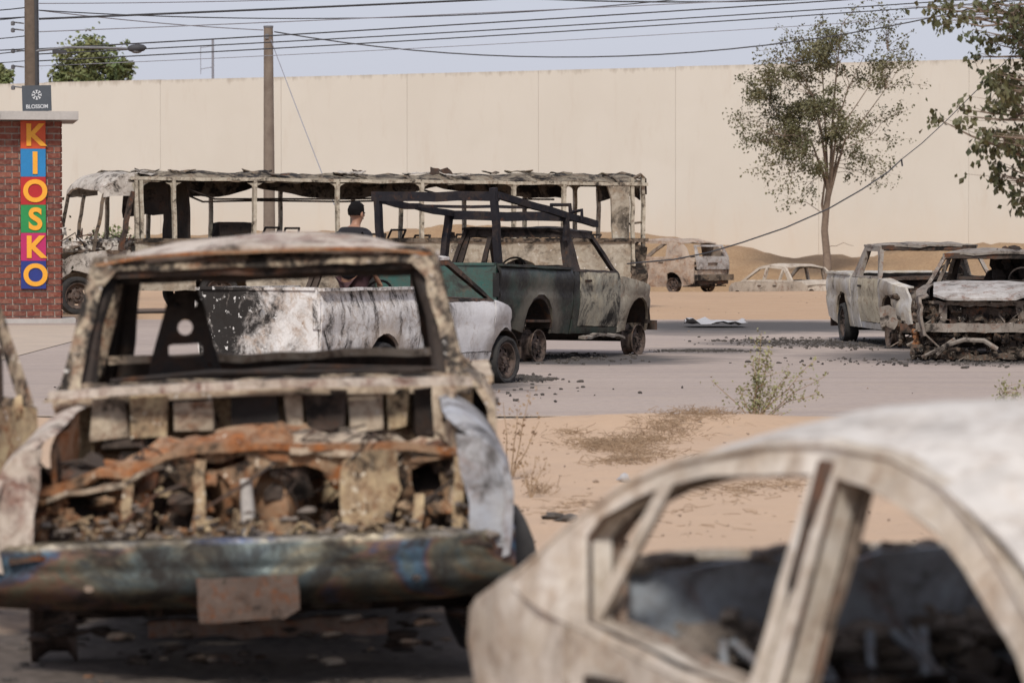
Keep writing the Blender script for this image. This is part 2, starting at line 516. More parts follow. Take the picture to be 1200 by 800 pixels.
def mat_ground():
    t = NT('sandy_ground')
    a = t.noise(.12, 6, .6)
    b = t.noise(.9, 8, .65, .3)
    c = t.noise(14, 8, .7)
    col = t.mix(t.mr(a, .35, .65), (.42, .275, .165), (.49, .33, .205))
    col = t.mix(t.mr(b, .40, .66, 0, .5), col, (.39, .25, .152))
    col = t.mix(t.mr(c, .3, .7, 0, .35), col, (.31, .20, .125))
    peb = t.noise(5.5, 3, .5, 0, t.map(loc=(3, 3, 0)))
    col = t.mix(t.mr(peb, .68, .71, 0, .55), col, (.20, .14, .10))
    x = t.sep()
    # pale wind-blown sand near the road, brown earth heaped along the wall
    col = t.mix(t.mr(x[1], 30, 38, .55, 0), col, (.53, .385, .275))
    edge = t.math('ADD', x[1], t.math('MULTIPLY', b, 14))
    earth = t.mix(t.mr(c, .35, .65), t.mix(t.mr(b, .4, .6), (.32, .20, .105), (.385, .255, .14)), (.235, .145, .075))
    col = t.mix(t.mr(edge, 113, 118), col, earth)
    # soot and ash burnt into the sand beneath the foreground wrecks
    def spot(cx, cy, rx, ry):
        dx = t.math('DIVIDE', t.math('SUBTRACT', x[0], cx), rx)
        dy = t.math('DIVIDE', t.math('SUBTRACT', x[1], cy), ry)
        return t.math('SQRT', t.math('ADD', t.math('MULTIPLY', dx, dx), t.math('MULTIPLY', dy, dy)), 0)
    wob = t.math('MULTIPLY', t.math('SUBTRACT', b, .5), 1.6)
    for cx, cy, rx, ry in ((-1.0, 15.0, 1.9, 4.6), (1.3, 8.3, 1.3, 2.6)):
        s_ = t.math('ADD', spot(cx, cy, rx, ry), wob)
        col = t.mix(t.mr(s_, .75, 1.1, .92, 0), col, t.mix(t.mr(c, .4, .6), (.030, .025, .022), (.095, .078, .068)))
    h = t.math('ADD', t.math('MULTIPLY', b, .9), t.math('MULTIPLY', c, .35))
    t.bump(h, .8, .06)
    return t.done(col, .95)

def mat_road():
    t = NT('dusty_asphalt')
    a = t.noise(.25, 6, .6, .3, t.map(scale=(.35, 1, 1)))
    b = t.noise(2.2, 8, .7, .3, t.map(scale=(.5, 1.4, 1)))
    c = t.noise(45, 6, .75)
    col = t.mix(t.mr(a, .35, .65), (.345, .272, .232), (.405, .322, .273))
    col = t.mix(t.mr(b, .45, .7, 0, .6), col, (.43, .335, .255))
    tr = t.noise(1.0, 5, .6, .5, t.map(scale=(.05, 1.6, 1), loc=(3, 7, 0)))
    col = t.mix(t.mr(tr, .52, .70, 0, .4), col, (.22, .175, .15))
    col = t.mix(t.mr(tr, .30, .44, .2, 0), col, (.46, .37, .30))
    g2 = t.noise(11, 5, .7, .2, t.map(scale=(.7, 1, 1), loc=(9, 2, 1)))
    col = t.mix(t.mr(g2, .50, .66, 0, .42), col, (.20, .165, .145))
    col = t.mix(t.mr(g2, .30, .42, .35, 0), col, (.50, .41, .34))
    col = t.mix(t.mr(c, .35, .7, 0, .45), col, (.19, .165, .15))
    x = t.sep()
    w = t.math('MULTIPLY', t.math('SUBTRACT', b, .5), 1.5)
    def spot(cx, cy, rx, ry):
        dx = t.math('DIVIDE', t.math('SUBTRACT', x[0], cx), rx)
        dy = t.math('DIVIDE', t.math('SUBTRACT', x[1], cy), ry)
        return t.math('SQRT', t.math('ADD', t.math('MULTIPLY', dx, dx), t.math('MULTIPLY', dy, dy)), 0)
    for cx, cy, rx, ry, k in ((4.2, 66.5, 3.8, 4.6, .9), (4.6, 67.0, 3.4, 3.4, .7), (3.0, 62, 1.2, 1.6, .5), (0.9, 50.0, 1.8, 2.3, .9), (-.9, 42.0, 1.2, 2.6, .9), (4.3, 57.0, 1.6, 1.9, .7), (6.2, 51.0, 2.2, 3.2, .9), (5.9, 57, 1.5, 3.2, .85), (-3, 78, 7, 3.5, .7), (2.7, 53.5, 1.1, 1.6, .55)):
        s_ = t.math('ADD', spot(cx, cy, rx, ry), w)
        col = t.mix(t.mr(s_, .65, 1.15, k, 0), col, (.045, .040, .038))
    t.bump(t.math('ADD', b, t.math('MULTIPLY', c, .5)), .35, .02)
    return t.done(col, .92)

def mat_wall():
    t = NT('cream_concrete')
    a = t.noise(.22, 6, .6)
    b = t.noise(1.6, 8, .7, .3, t.map(scale=(1, 1, .22)))
    c = t.noise(22, 4, .6)
    col = t.mix(t.mr(a, .35, .65), (.61, .567, .497), (.58, .535, .465))
    col = t.mix(t.mr(b, .55, .75, 0, .38), col, (.50, .42, .34))
    oi = t.n.new('ShaderNodeObjectInfo')
    col = t.mix(t.mr(oi.outputs['Random'], 0, 1, 0, .10), col, (.50, .45, .38))
    pt = t.noise(.5, 3, .5, 0, t.map(loc=(5, 5, 5)))
    col = t.mix(t.mr(pt, .58, .64, 0, .10), col, (.66, .62, .56))
    z = t.sep()[2]
    lo = t.math('ADD', t.mr(z, 1.2, 3.0, .25, 0), t.math('MULTIPLY', b, .3))
    col = t.mix(t.mr(lo, .2, .5, 0, .45), col, (.60, .48, .36))       # splashed sand along the foot
    hi = t.math('ADD', t.mr(z, 6.75, 7.25, 0, .35), t.math('MULTIPLY', t.noise(3.5, 6, .7, .2, t.map(scale=(1, 1, .25))), .6))
    col = t.mix(t.mr(hi, .56, .70, 0, .7), col, (.36, .31, .25))      # weathered coping streaks
    t.bump(t.math('ADD', b, t.math('MULTIPLY', c, .3)), .12, .01)
    return t.done(col, .9)

def mat_leaf(name, c1, c2, sc=1.2):
    t = NT(name)
    n = t.noise(sc, 5, .6)
    col = t.mix(t.mr(n, .36, .64), c1, c2)
    m = t.done(col, .6)
    t.b.inputs['Transmission Weight'].default_value = 0
    t.b.inputs['Subsurface Weight'].default_value = 0
    return m

M['ground'] = mat_ground()
M['road'] = mat_road()
M['wall'] = mat_wall()
M['kerb'] = plain('sandy_concrete', (.47, .37, .28), (.40, .32, .25), 1.2, .9)
M['leaf_olive'] = mat_leaf('olive_leaves', (.075, .078, .032), (.14, .125, .058), .9)
M['leaf_dark'] = mat_leaf('broad_green_leaves', (.050, .062, .022), (.11, .10, .042), 3)
M['leaf_far'] = mat_leaf('far_green_leaves', (.10, .14, .045), (.20, .20, .08), .5)
M['leaf_weed'] = mat_leaf('weed_leaves', (.20, .20, .09), (.29, .27, .13), 4)
M['dry'] = plain('dry_twigs', (.23, .155, .095), (.36, .25, .155), 5, .9, 0)
M['bark'] = plain('grey_brown_bark', (.16, .115, .085), (.24, .18, .135), 6, .9, .6)
M['wood'] = plain('weathered_pole_wood', (.16, .12, .09), (.10, .075, .056), 4, .9, .5)
M['wood_light'] = plain('grey_pole_wood', (.22, .18, .145), (.16, .125, .10), 3, .9, .3)
M['wire'] = plain('black_cable', (.03, .03, .033), (.05, .05, .055), 3, .7, 0)
M['wire_grey'] = plain('grey_cable', (.20, .20, .23), (.26, .26, .29), 3, .7, 0)
M['metal_grey'] = plain('dull_grey_metal', (.12, .12, .13), (.17, .17, .18), 3, .6, .1)
M['brick'] = plain('red_brick', (.17, .042, .028), (.105, .028, .022), 1.7, .85, .4)
def mat_brick():
    t = NT('red_brick')
    oi = t.n.new('ShaderNodeObjectInfo')
    r_ = oi.outputs['Random']
    col = t.ramp(r_, [(0, (.15, .036, .024)), (.35, (.19, .048, .030)), (.7, (.115, .030, .022)), (1.0, (.22, .07, .045))])
    ad = t.n.new('ShaderNodeVectorMath'); ad.operation = 'ADD'
    t.l.new(t.co, ad.inputs[0]); cb = t.n.new('ShaderNodeCombineXYZ')
    t.l.new(t.math('MULTIPLY', r_, 50), cb.inputs[0]); t.l.new(cb.outputs[0], ad.inputs[1])
    n = t.noise(14, 6, .7, .2, ad.outputs[0])
    col = t.mix(t.mr(n, .45, .7, 0, .6), col, (.30, .17, .12))
    col = t.mix(t.mr(n, .25, .40, .6, 0), col, (.06, .02, .015))
    t.bump(n, .5, .01)
    return t.done(col, .9)
M['brick'] = mat_brick()
M['mortar'] = plain('pale_mortar', (.56, .47, .40), (.46, .38, .32), 5, .95, .3)
M['slab'] = plain('grey_concrete_slab', (.47, .44, .41), (.38, .355, .33), 2, .9, .3)
M['sign_dark'] = plain('slate_sign_paint', (.055, .065, .078), (.07, .08, .092), 2, .5, 0)
M['sign_ink'] = plain('white_sign_ink', (.62, .63, .64), (.55, .56, .57), 3, .5, 0)
M['letter'] = plain('orange_yellow_letter', (.86, .40, .03), (.80, .35, .025), 3, .5, 0)
for nme, c in (('orange', (.60, .075, .015)), ('blue', (.015, .21, .48)), ('red', (.46, .015, .018)), ('green', (.018, .27, .07)), ('pink', (.50, .018, .13)), ('navy', (.018, .035, .22))):
    M['tile_' + nme] = plain('tile_' + nme, c, tuple(.85 * x for x in c), 3, .5, 0)
M['skin'] = plain('skin', (.36, .19, .12), (.32, .165, .105), 6, .55, 0)
M['hair'] = plain('black_hair', (.006, .005, .005), (.010, .009, .009), 20, .95, .3)
M['hair'].node_tree.nodes['Principled BSDF'].inputs['Specular IOR Level'].default_value = .1
M['shirt'] = plain('dark_shirt', (.013, .011, .015), (.009, .008, .011), 5, .9, .2)
M['shorts'] = plain('maroon_cloth', (.085, .035, .035), (.065, .028, .03), 5, .9, .2)
M['plastic'] = plain('white_plastic_sheet', (.46, .45, .45), (.36, .35, .35), 4, .5, .2)
M['ash'] = plain('ash_debris', (.03, .026, .024), (.10, .085, .073), 4, .95, .5)
M['pale_ash'] = plain('pale_ash', (.24, .20, .165), (.13, .105, .088), 9, .95, .4)
M['pebble'] = plain('stones', (.33, .25, .18), (.22, .16, .12), 4, .95, .3)
M['plate'] = burnt('burnt_number_plate', (.17, .125, .10), (.11, .08, .066), rust=.3, soot=.2, sc=5)

# ================================================================== SETTING
def wall_y(x): return 137.6 - .622 * x
WCOS = 1 / math.sqrt(1 + .622 ** 2)
MOUND = [(-40, 1.3), (-14, 1.2), (-12, 1.63), (-8, 1.58), (-1, 1.7), (4.2, 1.55), (6.9, 1.3), (8.8, .75), (11, .8), (12.4, 1.1), (14.5, 1.2), (16, 1.2), (40, 1.2)]

def ground_z(x, y):
    z = 0.0
    if y < 36:
        k = max(0, min(1, (35.2 - y) / 2.0))
        z += k * (.05 * nz(x * .5, y * .5, 1) + .025 * nz(x * 1.6, y * 1.6, 4) + .022 * nz(x * 5, y * 5, 4))
        z += .15 * math.exp(-((y - 32.6) / 1.1) ** 2) * (.7 + .6 * nz(x * .6, y * .6, 9)) + k * .03 * nz(x * 2.7, y * 2.7, 31)
        k2 = max(0, min(1, (y - 33.8) / .6))
        z = z * (1 - k2) - .03 * k2
    elif y < 70:
        z = -.03
    else:
        k = min(1, (y - 72) / 3) if y > 72 else 0
        z = -.03 * (1 - k) + k * (.04 * nz(x * .3, y * .3, 2) + .02 * nz(x, y, 7))
        # hollow in which the far sedan sits
        z -= .74 * math.exp(-((x - 7.9) / 4.5) ** 4) * max(0, min(1, (y - 101.5) / 3.5)) * max(0, min(1, (117 - y) / 3.0))
        w = (wall_y(x) - y) * WCOS
        if w < 30:
            h = interp(MOUND, x) * (.93 + .16 * nz(x * .25, y * .1, 3) + .08 * nz(x * .9, y * .5, 5))
            if w > -3:
                z += h * math.exp(-((w - 9.5) / 4.2) ** 2) + (.22 * nz(x * .5, y * .5, 13) + .12 * nz(x * 1.5, y * 1.2, 19) + .06 * nz(x * 4, y * 3, 29)) * math.exp(-((w - 9.5) / 6) ** 2)
    return z

def make_ground():
    xs, ys = [], []
    x = -3000.0
    for lo, hi, st in ((-3000, -200, 400), (-200, -60, 20), (-60, -24, 3), (-24, 24, .4), (24, 60, 3), (60, 200, 20), (200, 3001, 400)):
        x = lo
        while x < hi: xs.append(x); x += st
    for lo, hi, st in ((-60, 0, 10), (0, 6, 1), (6, 36, .22), (36, 70, 2.5), (70, 100, 1.0), (100, 150, .6), (150, 200, 8), (200, 5001, 400)):
        y = lo
        while y < hi: ys.append(y); y += st
    m = MB()
    m.v = [(x, y, ground_z(x, y)) for y in ys for x in xs]
    n = len(xs)
    m.f = [(j * n + i, j * n + i + 1, (j + 1) * n + i + 1, (j + 1) * n + i) for j in range(len(ys) - 1) for i in range(n - 1)]
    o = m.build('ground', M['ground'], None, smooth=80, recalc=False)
    tag(o, kind='structure')
make_ground()

def road_near(x): return 34.6 + .10 * max(0, x - 1) ** 1.3 + .03 * abs(min(0, x + 3))
def make_road():
    m = MB()
    xs = [-90 + i * 1.0 for i in range(181)]
    vs = []
    for x in xs:
        y0 = road_near(x) + .10 * nz(x * 1.3, 0, 2) + .05 * nz(x * 4, 0, 2)
        y1 = 72.0 + .5 * nz(x * .3, 3, 2) + .2 * nz(x * 1.5, 3, 2)
        for j in range(9):
            y = y0 + (y1 - y0) * j / 8
            vs.append((x, y, .004 + (.0 if 0 < j < 8 else -.02)))
    fs = []
    for i in range(len(xs) - 1):
        for j in range(8):
            fs.append((i * 9 + j, i * 9 + 9 + j, i * 9 + 10 + j, i * 9 + 1 + j))
    m.add(vs, fs)
    tag(m.build('road', M['road'], None, smooth=80, recalc=False), kind='structure')
    m = MB()
    xs2 = [-90 + i * 1.0 for i in range(92)]
    vs2, fs2 = [], []
    for x in xs2:
        y0 = road_near(x) + .02
        vs2 += [(x, y0 - .75 + .12 * nz(x * 1.7, 4, 4), -.018), (x, y0 + .02, -.014), (x, y0 + .10, .030), (x, y0 + .22, .010)]
    for i in range(len(xs2) - 1):
        for j in range(3):
            fs2.append((i * 4 + j, i * 4 + 4 + j, i * 4 + 5 + j, i * 4 + 1 + j))
    m.add(vs2, fs2)
    tag(m.build('gutter', M['kerb'], None, smooth=0, recalc=False), kind='structure')
    m = MB()
    for i in range(30):
        x0_, x1_ = -6 + i * .245, -6 + (i + 1) * .245
        m.beam((x0_, road_near(x0_) + .09, .006), (x1_ + .01, road_near(x1_) + .09, .006), .02, .04)
    tag(m.build('kerb_joint', M['ash'], None), kind='structure')
    # worn pavement slab in front of the kiosk with an open joint
    m = MB()
    m.add([(x, y, .012) for y in (49.2, 66.9) for x in (-30, -6.6)], [(0, 1, 3, 2)])
    tag(m.build('pavement', M['kerb'], None, smooth=0, recalc=False), kind='structure')
make_road()

def make_wall():
    root = empty('boundary_wall', (0, wall_y(0), 0), (0, 0, -math.atan(.622)))
    tag(root, 'tall cream concrete wall of wide panels behind all the wrecks', 'wall')
    H = 7.25
    pw = 5.6
    for i in range(-11, 12):
        x0 = i * pw + 1.2
        m = MB()
        dz = .05 * nz(i * 3.3, 1, 1)
        n = 8
        top = [H + dz + .02 * nz(i * 5 + k, 2, 2) for k in range(n + 1)]
        vs, fs = [], []
        dy = .01 * nz(i * 2.7, 8, 1)
        for y in (-.15 + dy, .15):
            for k in range(n + 1):
                x = x0 + .007 + (pw - .014) * k / n
                vs += [(x, y, -1.5), (x, y, top[k])]
        o = 2 * (n + 1)
        for k in range(n):
            a = 2 * k
            fs += [(a, a + 2, a + 3, a + 1), (o + a, o + a + 1, o + a + 3, o + a + 2), (a + 1, a + 3, o + a + 3, o + a + 1)]
        fs += [(0, 1, o + 1, o), (2 * n, o + 2 * n, o + 2 * n + 1, 2 * n + 1)]
        m.add(vs, fs)
        m.build('panel', M['wall'], root, smooth=0)
        if True:
            b = MB().box((x0, .01, H / 2 - 1.0), (.06, .27, H + .8))
            b.build('joint_filler', M['wall'], root, smooth=0)
make_wall()

# ------------------------------------------------------------------ brick kiosk wall with painted tiles
def make_kiosk():
    d = 69.0
    s = F_PX / d
    x1 = (72 - 600) / s
    root = empty('kiosk', (x1, d, 0), (0, 0, R(8.5)))
    tag(root, 'red brick kiosk wall with a grey slab roof and coloured KIOSKO letter tiles', 'kiosk')
    W_, H_, D_ = 2.25, 3.62, 2.2
    MB().box((-W_ / 2, D_ / 2 + .012, H_ / 2), (W_ - .03, D_ - .02, H_)).build('core', M['mortar'], root, smooth=0)
    rows, bl = 32, .25
    bh = H_ / rows
    me = None
    for r in range(rows):
        xoff = 0 if r % 2 == 0 else bl / 2
        k = 0
        x = 0.0
        while x > -W_ + .02:
            L = bl if not (x == 0 and r % 2) else bl / 2
            if x - L < -W_: L = W_ + x
            if L < .05: break
            if me is None or abs(L - bl) > .001:
                m = MB().box((0, 0, 0), (L - .022, .05, bh - .026))
                o = m.build('brick', M['brick'], root, smooth=0)
                if abs(L - bl) < .001: me = o.data
            else:
                o = bpy.data.objects.new('brick', me)
                COL.objects.link(o); o.parent = root
            o.location = (x - L / 2, .01 + .003 * nz(x * 9, r, 3), (r + .5) * bh)
            o.rotation_euler = (.012 * nz(x * 7, r * 2, 6), 0, .012 * nz(x * 5, r * 3, 2))
            x -= L
    # return wall on the side facing the bus
    m = MB()
    for r in range(rows):
        y = .04 + (0 if r % 2 else .11)
        while y < D_ - .1:
            m.box((-.004, y + .11, (r + .5) * bh), (.05, .206, bh - .016)); y += .22
    m.build('side_bricks', M['brick'], root, smooth=0, kind='stuff')
    MB().box((-1.36, 1.0, 3.705), (3.32, 2.9, .15)).build('roof_slab', M['slab'], root, smooth=0)
    MB().box((-2.35, 1.0, 3.70), (2.5, 2.98, .12)).build('roof_slab', M['slab'], root, smooth=0)
    MB().box((-1.1, .4, .03), (2.7, 1.2, .10)).build('footing', M['slab'], root, smooth=0)
    tw, tht = 29 / s, 32.7 / s
    cx = (39.5 - 72) / s
    for i, (ch, tm) in enumerate((('K', 'orange'), ('I', 'blue'), ('O', 'red'), ('S', 'green'), ('K', 'pink'), ('O', 'navy'))):
        cz = CAM_H - (142 + 16.35 + i * 32.7 - 264) / s
        t = MB().box((cx, -.04, cz), (tw, .04, tht - .004)).build('letter_tile', M['tile_' + tm], root, smooth=0)
        t['label'] = 'tile with the letter %s' % ch
        txt = bpy.data.curves.new('letter', 'FONT')
        txt.body = ch
        txt.size = tht * 1.08
        txt.offset = .016
        txt.extrude = .012
        txt.align_x = 'CENTER'; txt.align_y = 'CENTER'
        tmp = bpy.data.objects.new('letter_tmp', txt)
        COL.objects.link(tmp)
        dg = bpy.context.evaluated_depsgraph_get()
        me2 = bpy.data.meshes.new_from_object(tmp.evaluated_get(dg))
        bpy.data.objects.remove(tmp, do_unlink=True)
        lo = min(v.co.y for v in me2.vertices); hi = max(v.co.y for v in me2.vertices)
        for v in me2.vertices:
            v.co = Vector((v.co.x, -.066 - v.co.z, v.co.y - (lo + hi) / 2))
        me2.materials.clear(); me2.materials.append(M['letter'])
        lt = bpy.data.objects.new('letter', me2)
        COL.objects.link(lt); lt.parent = t
        lt.location = (cx + .035, 0, cz)
    # slate sign standing on the slab
    sg = empty('slate_sign', (x1 + (45.5 - 72) / s, d - .15, 3.78), (0, R(-1.5), R(8.5)))
    tag(sg, 'small slate grey sign with white flower mark standing on kiosk roof slab', 'sign')
    MB().box((0, 0, .24), (.52, .04, .46)).build('board', M['sign_dark'], sg, smooth=0)
    MB().box((-.18, .05, .02), (.04, .04, .06)).box((.18, .05, .02), (.04, .04, .06)).build('bracket', M['metal_grey'], sg, smooth=0)
    m = MB()
    for k in range(8):
        a = k * math.pi / 4
        c = Vector((math.cos(a) * .055, -.026, .30 + math.sin(a) * .055))
        m.box(c, (.052, .008, .02), Matrix.Rotation(-a, 3, 'Y'))
        c2 = Vector((math.cos(a) * .08, -.026, .30 + math.sin(a) * .08))
        m.box(c2, (.014, .007, .045), Matrix.Rotation(-a, 3, 'Y'))
    m.build('flower_mark', M['sign_ink'], sg, smooth=0)
    txt = bpy.data.curves.new('sign_text', 'FONT')
    txt.body = 'BLOSSOM'; txt.size = .098; txt.align_x = 'CENTER'; txt.extrude = .004; txt.offset = .002
    tmp = bpy.data.objects.new('text_tmp', txt); COL.objects.link(tmp)
    dg = bpy.context.evaluated_depsgraph_get()
    me2 = bpy.data.meshes.new_from_object(tmp.evaluated_get(dg))
    bpy.data.objects.remove(tmp, do_unlink=True)
    for v in me2.vertices: v.co = Vector((v.co.x * .92, -.026 - v.co.z, v.co.y))
    me2.materials.clear(); me2.materials.append(M['sign_ink'])
    o = bpy.data.objects.new('lettering', me2); COL.objects.link(o); o.parent = sg
    o.location = (.0, 0, .06)
make_kiosk()

# ------------------------------------------------------------------ poles, lamp and cables
def make_poles():
    d = 84.0; s = F_PX / d
    b = at(38, 264, d)
    p1 = empty('utility_pole', (b.x, d, 0)); tag(p1, 'weathered wooden utility pole carrying a street lamp, behind the kiosk', 'pole')
    MB().tube([(0, 0, -.5), (.0, 0, 4), (-.02, 0, 10)], [.17, .155, .13], 14).build('post', M['wood'], p1)
    MB().tube([(.13, -.07, -.3), (.12, -.07, 4), (.09, -.06, 9.6)], .06, 9).build('conduit', M['wire'], p1)
    m = MB()
    for z in (6.15, 6.0, 5.55, 5.2, 4.75, 3.9, 3.35):
        m.tube([(-.16, -.02, z), (-.36, -.05, z + .02)], .018, 6)
        m.lathe([(-.05, .02), (-.04, .045), (.03, .045), (.05, .02)], (-.40, -.05, z), (0, 0, 1), 8)
    m.build('insulator_bracket', M['metal_grey'], p1)
    lz = CAM_H - (58 - 264) / s
    lamp = empty('street_lamp', (b.x, d - .1, 0)); tag(lamp, 'dark cobra head street lamp on a long thin arm', 'street lamp')
    MB().tube([(.1, 0, lz - .05), (.8, 0, lz + .03), (1.6, 0, lz + .02), (2.15, 0, lz)], .028, 7).build('arm', M['metal_grey'], lamp)
    m = MB()
    m.lathe([(0, .02), (.04, .06), (.12, .085), (.25, .095), (.36, .07), (.42, .02)], (2.10, 0, lz), (1, 0, .05), 12)
    o = m.build('lamp_head', M['wire'], lamp)
    MB().lump((2.30, 0, lz - .06), .09, 3, .05, 10, (1.3, .8, .5)).build('lamp_glass', M['metal_grey'], lamp)
    MB().box((.62, 0, lz - .06), (.3, .1, .07)).build('ballast_box', M['wire'], lamp)
    d2 = 97.0; s2 = F_PX / d2
    b2 = at(316, 264, d2)
    top = CAM_H - (32 - 264) / s2
    p2 = empty('utility_pole', (b2.x, d2, 0)); tag(p2, 'bare weathered utility pole rising behind the burnt bus', 'pole')
    MB().tube([(0, 0, -.5), (-.01, 0, 3), (-.02, 0, top)], [.165, .14, .115], 14).build('post', M['wood_light'], p2)
    MB().tube([(-.02, 0, top - .03), (-.02, 0, top + .02)], .125, 12).box((-.05, -.12, top - .25), (.09, .05, .12)).build('pole_cap', M['metal_grey'], p2)
    # thin mast beyond the wall
    d3 = 190.0
    b3 = at(250, 264, d3)
    ms = empty('thin_mast', (b3.x, d3, 0)); tag(ms, 'thin grey mast standing beyond the cream wall', 'mast')
    zt = CAM_H + (264 - 46) / F_PX * d3
    MB().tube([(0, 0, 0), (0, 0, zt)], .06, 8).build('post', M['wire_grey'], ms)
    MB().tube([(-.6, 0, zt - .45), (0, 0, zt - .35)], .02, 6).tube([(-.6, 0, zt - 1.5), (0, 0, zt - 1.4)], .02, 6).tube([(-.6, 0, zt - .35), (-.6, 0, zt - 1.75)], .015, 6).build('side_arm', M['wire_grey'], ms)
    return p1, p2
make_poles()

def cable(name, label, p0, p1, sag, r, mat, n=24, group='overhead cables across the sky'):
    p0, p1 = Vector(p0), Vector(p1)
    pts = []
    for i in range(n + 1):
        t = i / n
        p = p0.lerp(p1, t)
        p.z -= sag * 4 * t * (1 - t)
        pts.append(p)
    o = MB().tube(pts, r, 6).build(name, mat)
    tag(o, label, 'cable', group)
    return o

LC = 'dark overhead cable strung across the sky from the lamp pole'
for (a, b, sag, r, mt) in (
    ((47, 23), (1320, -38), .05, .026, 'wire'),
    ((47, 13), (900, -12), .40, .014, 'wire'),
    ((47, 38), (1320, -22), .05, .013, 'wire_grey'),
    ((47, 58), (1320, -22), .05, .017, 'wire'),
    ((47, 64), (1320, -13), .08, .015, 'wire'),
    ((47, 72), (1320, -8), .08, .015, 'wire'),
    ((47, 78), (1320, 5), .10, .009, 'wire_grey'),
    ((47, 5), (700, -16), .1, .012, 'wire_grey'),
    ((47, 13), (309, 36), .05, .013, 'wire_grey')):
    cable('overhead_cable', LC, at(a[0], a[1], 84), at(b[0], b[1], 92 if b[0] > 400 else 96.5), sag, r, M[mt])
tag(cable('overhead_cable', '', at(300, -30, 92), at(1320, -36, 94), .75, .020, M['wire']), 'heavy black cable dipping into view above all the others', 'cable')
tag(cable('overhead_cable', '', at(322, 38, 97), at(1320, -40, 94), 1.32, .018, M['wire']), 'slack cable sagging from the bare pole almost to the wall top', 'cable')
for z0, z1, r in ((10, 12, .014), (21, 14, .016), (21, 25, .012), (43, 46, .012), (58, 52, .014), (60, 66, .012), (72, 70, .010)):
    cable('overhead_cable', 'short cable running left from the pole that carries the lamp', at(30, z0, 84), at(-160, z1 - 6, 80), .12, r, M['wire'], 12, 'cables left of the lamp pole')
tag(cable('guy_wire', '', at(317, 45, 97), at(392, 240, 90), .03, .012, M['wire_grey']), 'thin guy wire slanting down from the bare pole to the bus', 'wire')
del bpy.data.objects['guy_wire']['group']
m = MB()
pts = [at(735, 309, 74), at(790, 304, 75), at(830, 296, 76), at(870, 284, 77), at(920, 267, 78), at(970, 245, 79), at(1010, 222, 80), at(1040, 202, 81), at(1056, 187, 82)]
m.tube(pts, .015, 7)
m.tube([at(1056, 187, 82), at(1080, 168, 83), at(1108, 142, 84), at(1180, 70, 86), at(1260, -20, 88)], .010, 6)
m.tube([at(1056, 187, 82), at(1057, 195, 82)], .02, 6)
tag(m.build('fallen_cable', M['wire']), 'sagging torn cable hanging from the upper right down to the bus', 'cable')

# ------------------------------------------------------------------ trees and plants
def leaf_quads(m, c, n, rad, size, rnd, droop=.2, sq=(1, 1, 1)):
    for _ in range(n):
        p = c + Vector((rnd.gauss(0, rad * sq[0]), rnd.gauss(0, rad * sq[1]), rnd.gauss(0, rad * sq[2])))
        d = Vector((rnd.uniform(-1, 1), rnd.uniform(-1, 1), rnd.uniform(-1, .6) - droop)).normalized()
        sd = d.cross(Vector((rnd.uniform(-1, 1), rnd.uniform(-1, 1), rnd.uniform(-1, 1)))).normalized()
        L = size * rnd.uniform(.6, 1.3); w = L * rnd.uniform(.28, .42)
        nn = d.cross(sd) * L * .12
        m.add([p, p + d * L * .5 + sd * w + nn, p + d * L, p + d * L * .5 - sd * w + nn], [(0, 1, 2), (0, 2, 3)])

def limb(m, p0, p1, r0, r1, rnd, wob=.12, n=5):
    p0, p1 = Vector(p0), Vector(p1)
    L = (p1 - p0).length
    pts, rs = [], []
    ph = rnd.uniform(0, 50)
    for i in range(n + 1):
        t = i / n
        p = p0.lerp(p1, t)
        k = math.sin(math.pi * t)
        p = p + Vector((nz(t * 2 + ph, 1, 1), nz(t * 2 + ph, 5, 1), nz(t * 2 + ph, 9, 1) + .5 * k)) * wob * L * k
        pts.append(p); rs.append(r0 + (r1 - r0) * t)
    m.tube(pts, rs, 6)
    return pts

def make_tree(name, label, base, fork, clumps, tr, leafn, leafr, leafs, lm, seed, droop=.2, sq=(1, 1, 1), twig=.012, cat='tree', group=None):
    rnd = random.Random(seed)
    root = empty(name, base); tag(root, label, cat, group)
    base = Vector(base)
    fk = [Vector(f) - base for f in fork]
    mt = MB()
    pts = []
    q = [Vector((0, 0, -.3))] + fk
    for a, b in zip(q, q[1:]):
        for i in range(4):
            t = i / 4
            p = a.lerp(b, t); p += Vector((nz(p.z * 2, seed, 1), nz(p.z * 2, seed, 5), 0)) * .04
            pts.append(p)
    pts.append(q[-1])
    mt.tube(pts, [tr * (1 - .55 * i / len(pts)) for i in range(len(pts))], 10)
    mt.build('trunk', M['bark'], root)
    mbr, mlf = MB(), MB()
    for c in clumps:
        c = Vector(c) - base
        j = min(range(1, len(pts)), key=lambda i: (pts[i] - c).length + (2.0 if pts[i].z > c.z - .15 else 0) + rnd.uniform(0, .8))
        L = (c - pts[j]).length
        bp = limb(mbr, pts[j], c, min(tr * .45, .012 + L * .014), twig * .6, rnd)
        for _ in range(3):
            a = bp[rnd.randint(2, len(bp) - 1)]
            e = c + Vector((rnd.gauss(0, leafr), rnd.gauss(0, leafr), rnd.gauss(0, leafr * .8))) * 1.2
            limb(mbr, a, e, twig, twig * .4, rnd, .1, 3)
            leaf_quads(mlf, e, leafn // 5, leafr * .4, leafs, rnd, droop)
        leaf_quads(mlf, c, int(leafn * rnd.uniform(.4, 1.1)), leafr, leafs, rnd, droop, sq)
    mbr.build('branches', M['bark'], root, kind='stuff')
    mlf.build('crown', lm, root, smooth=0, recalc=False, kind='stuff')
    return root

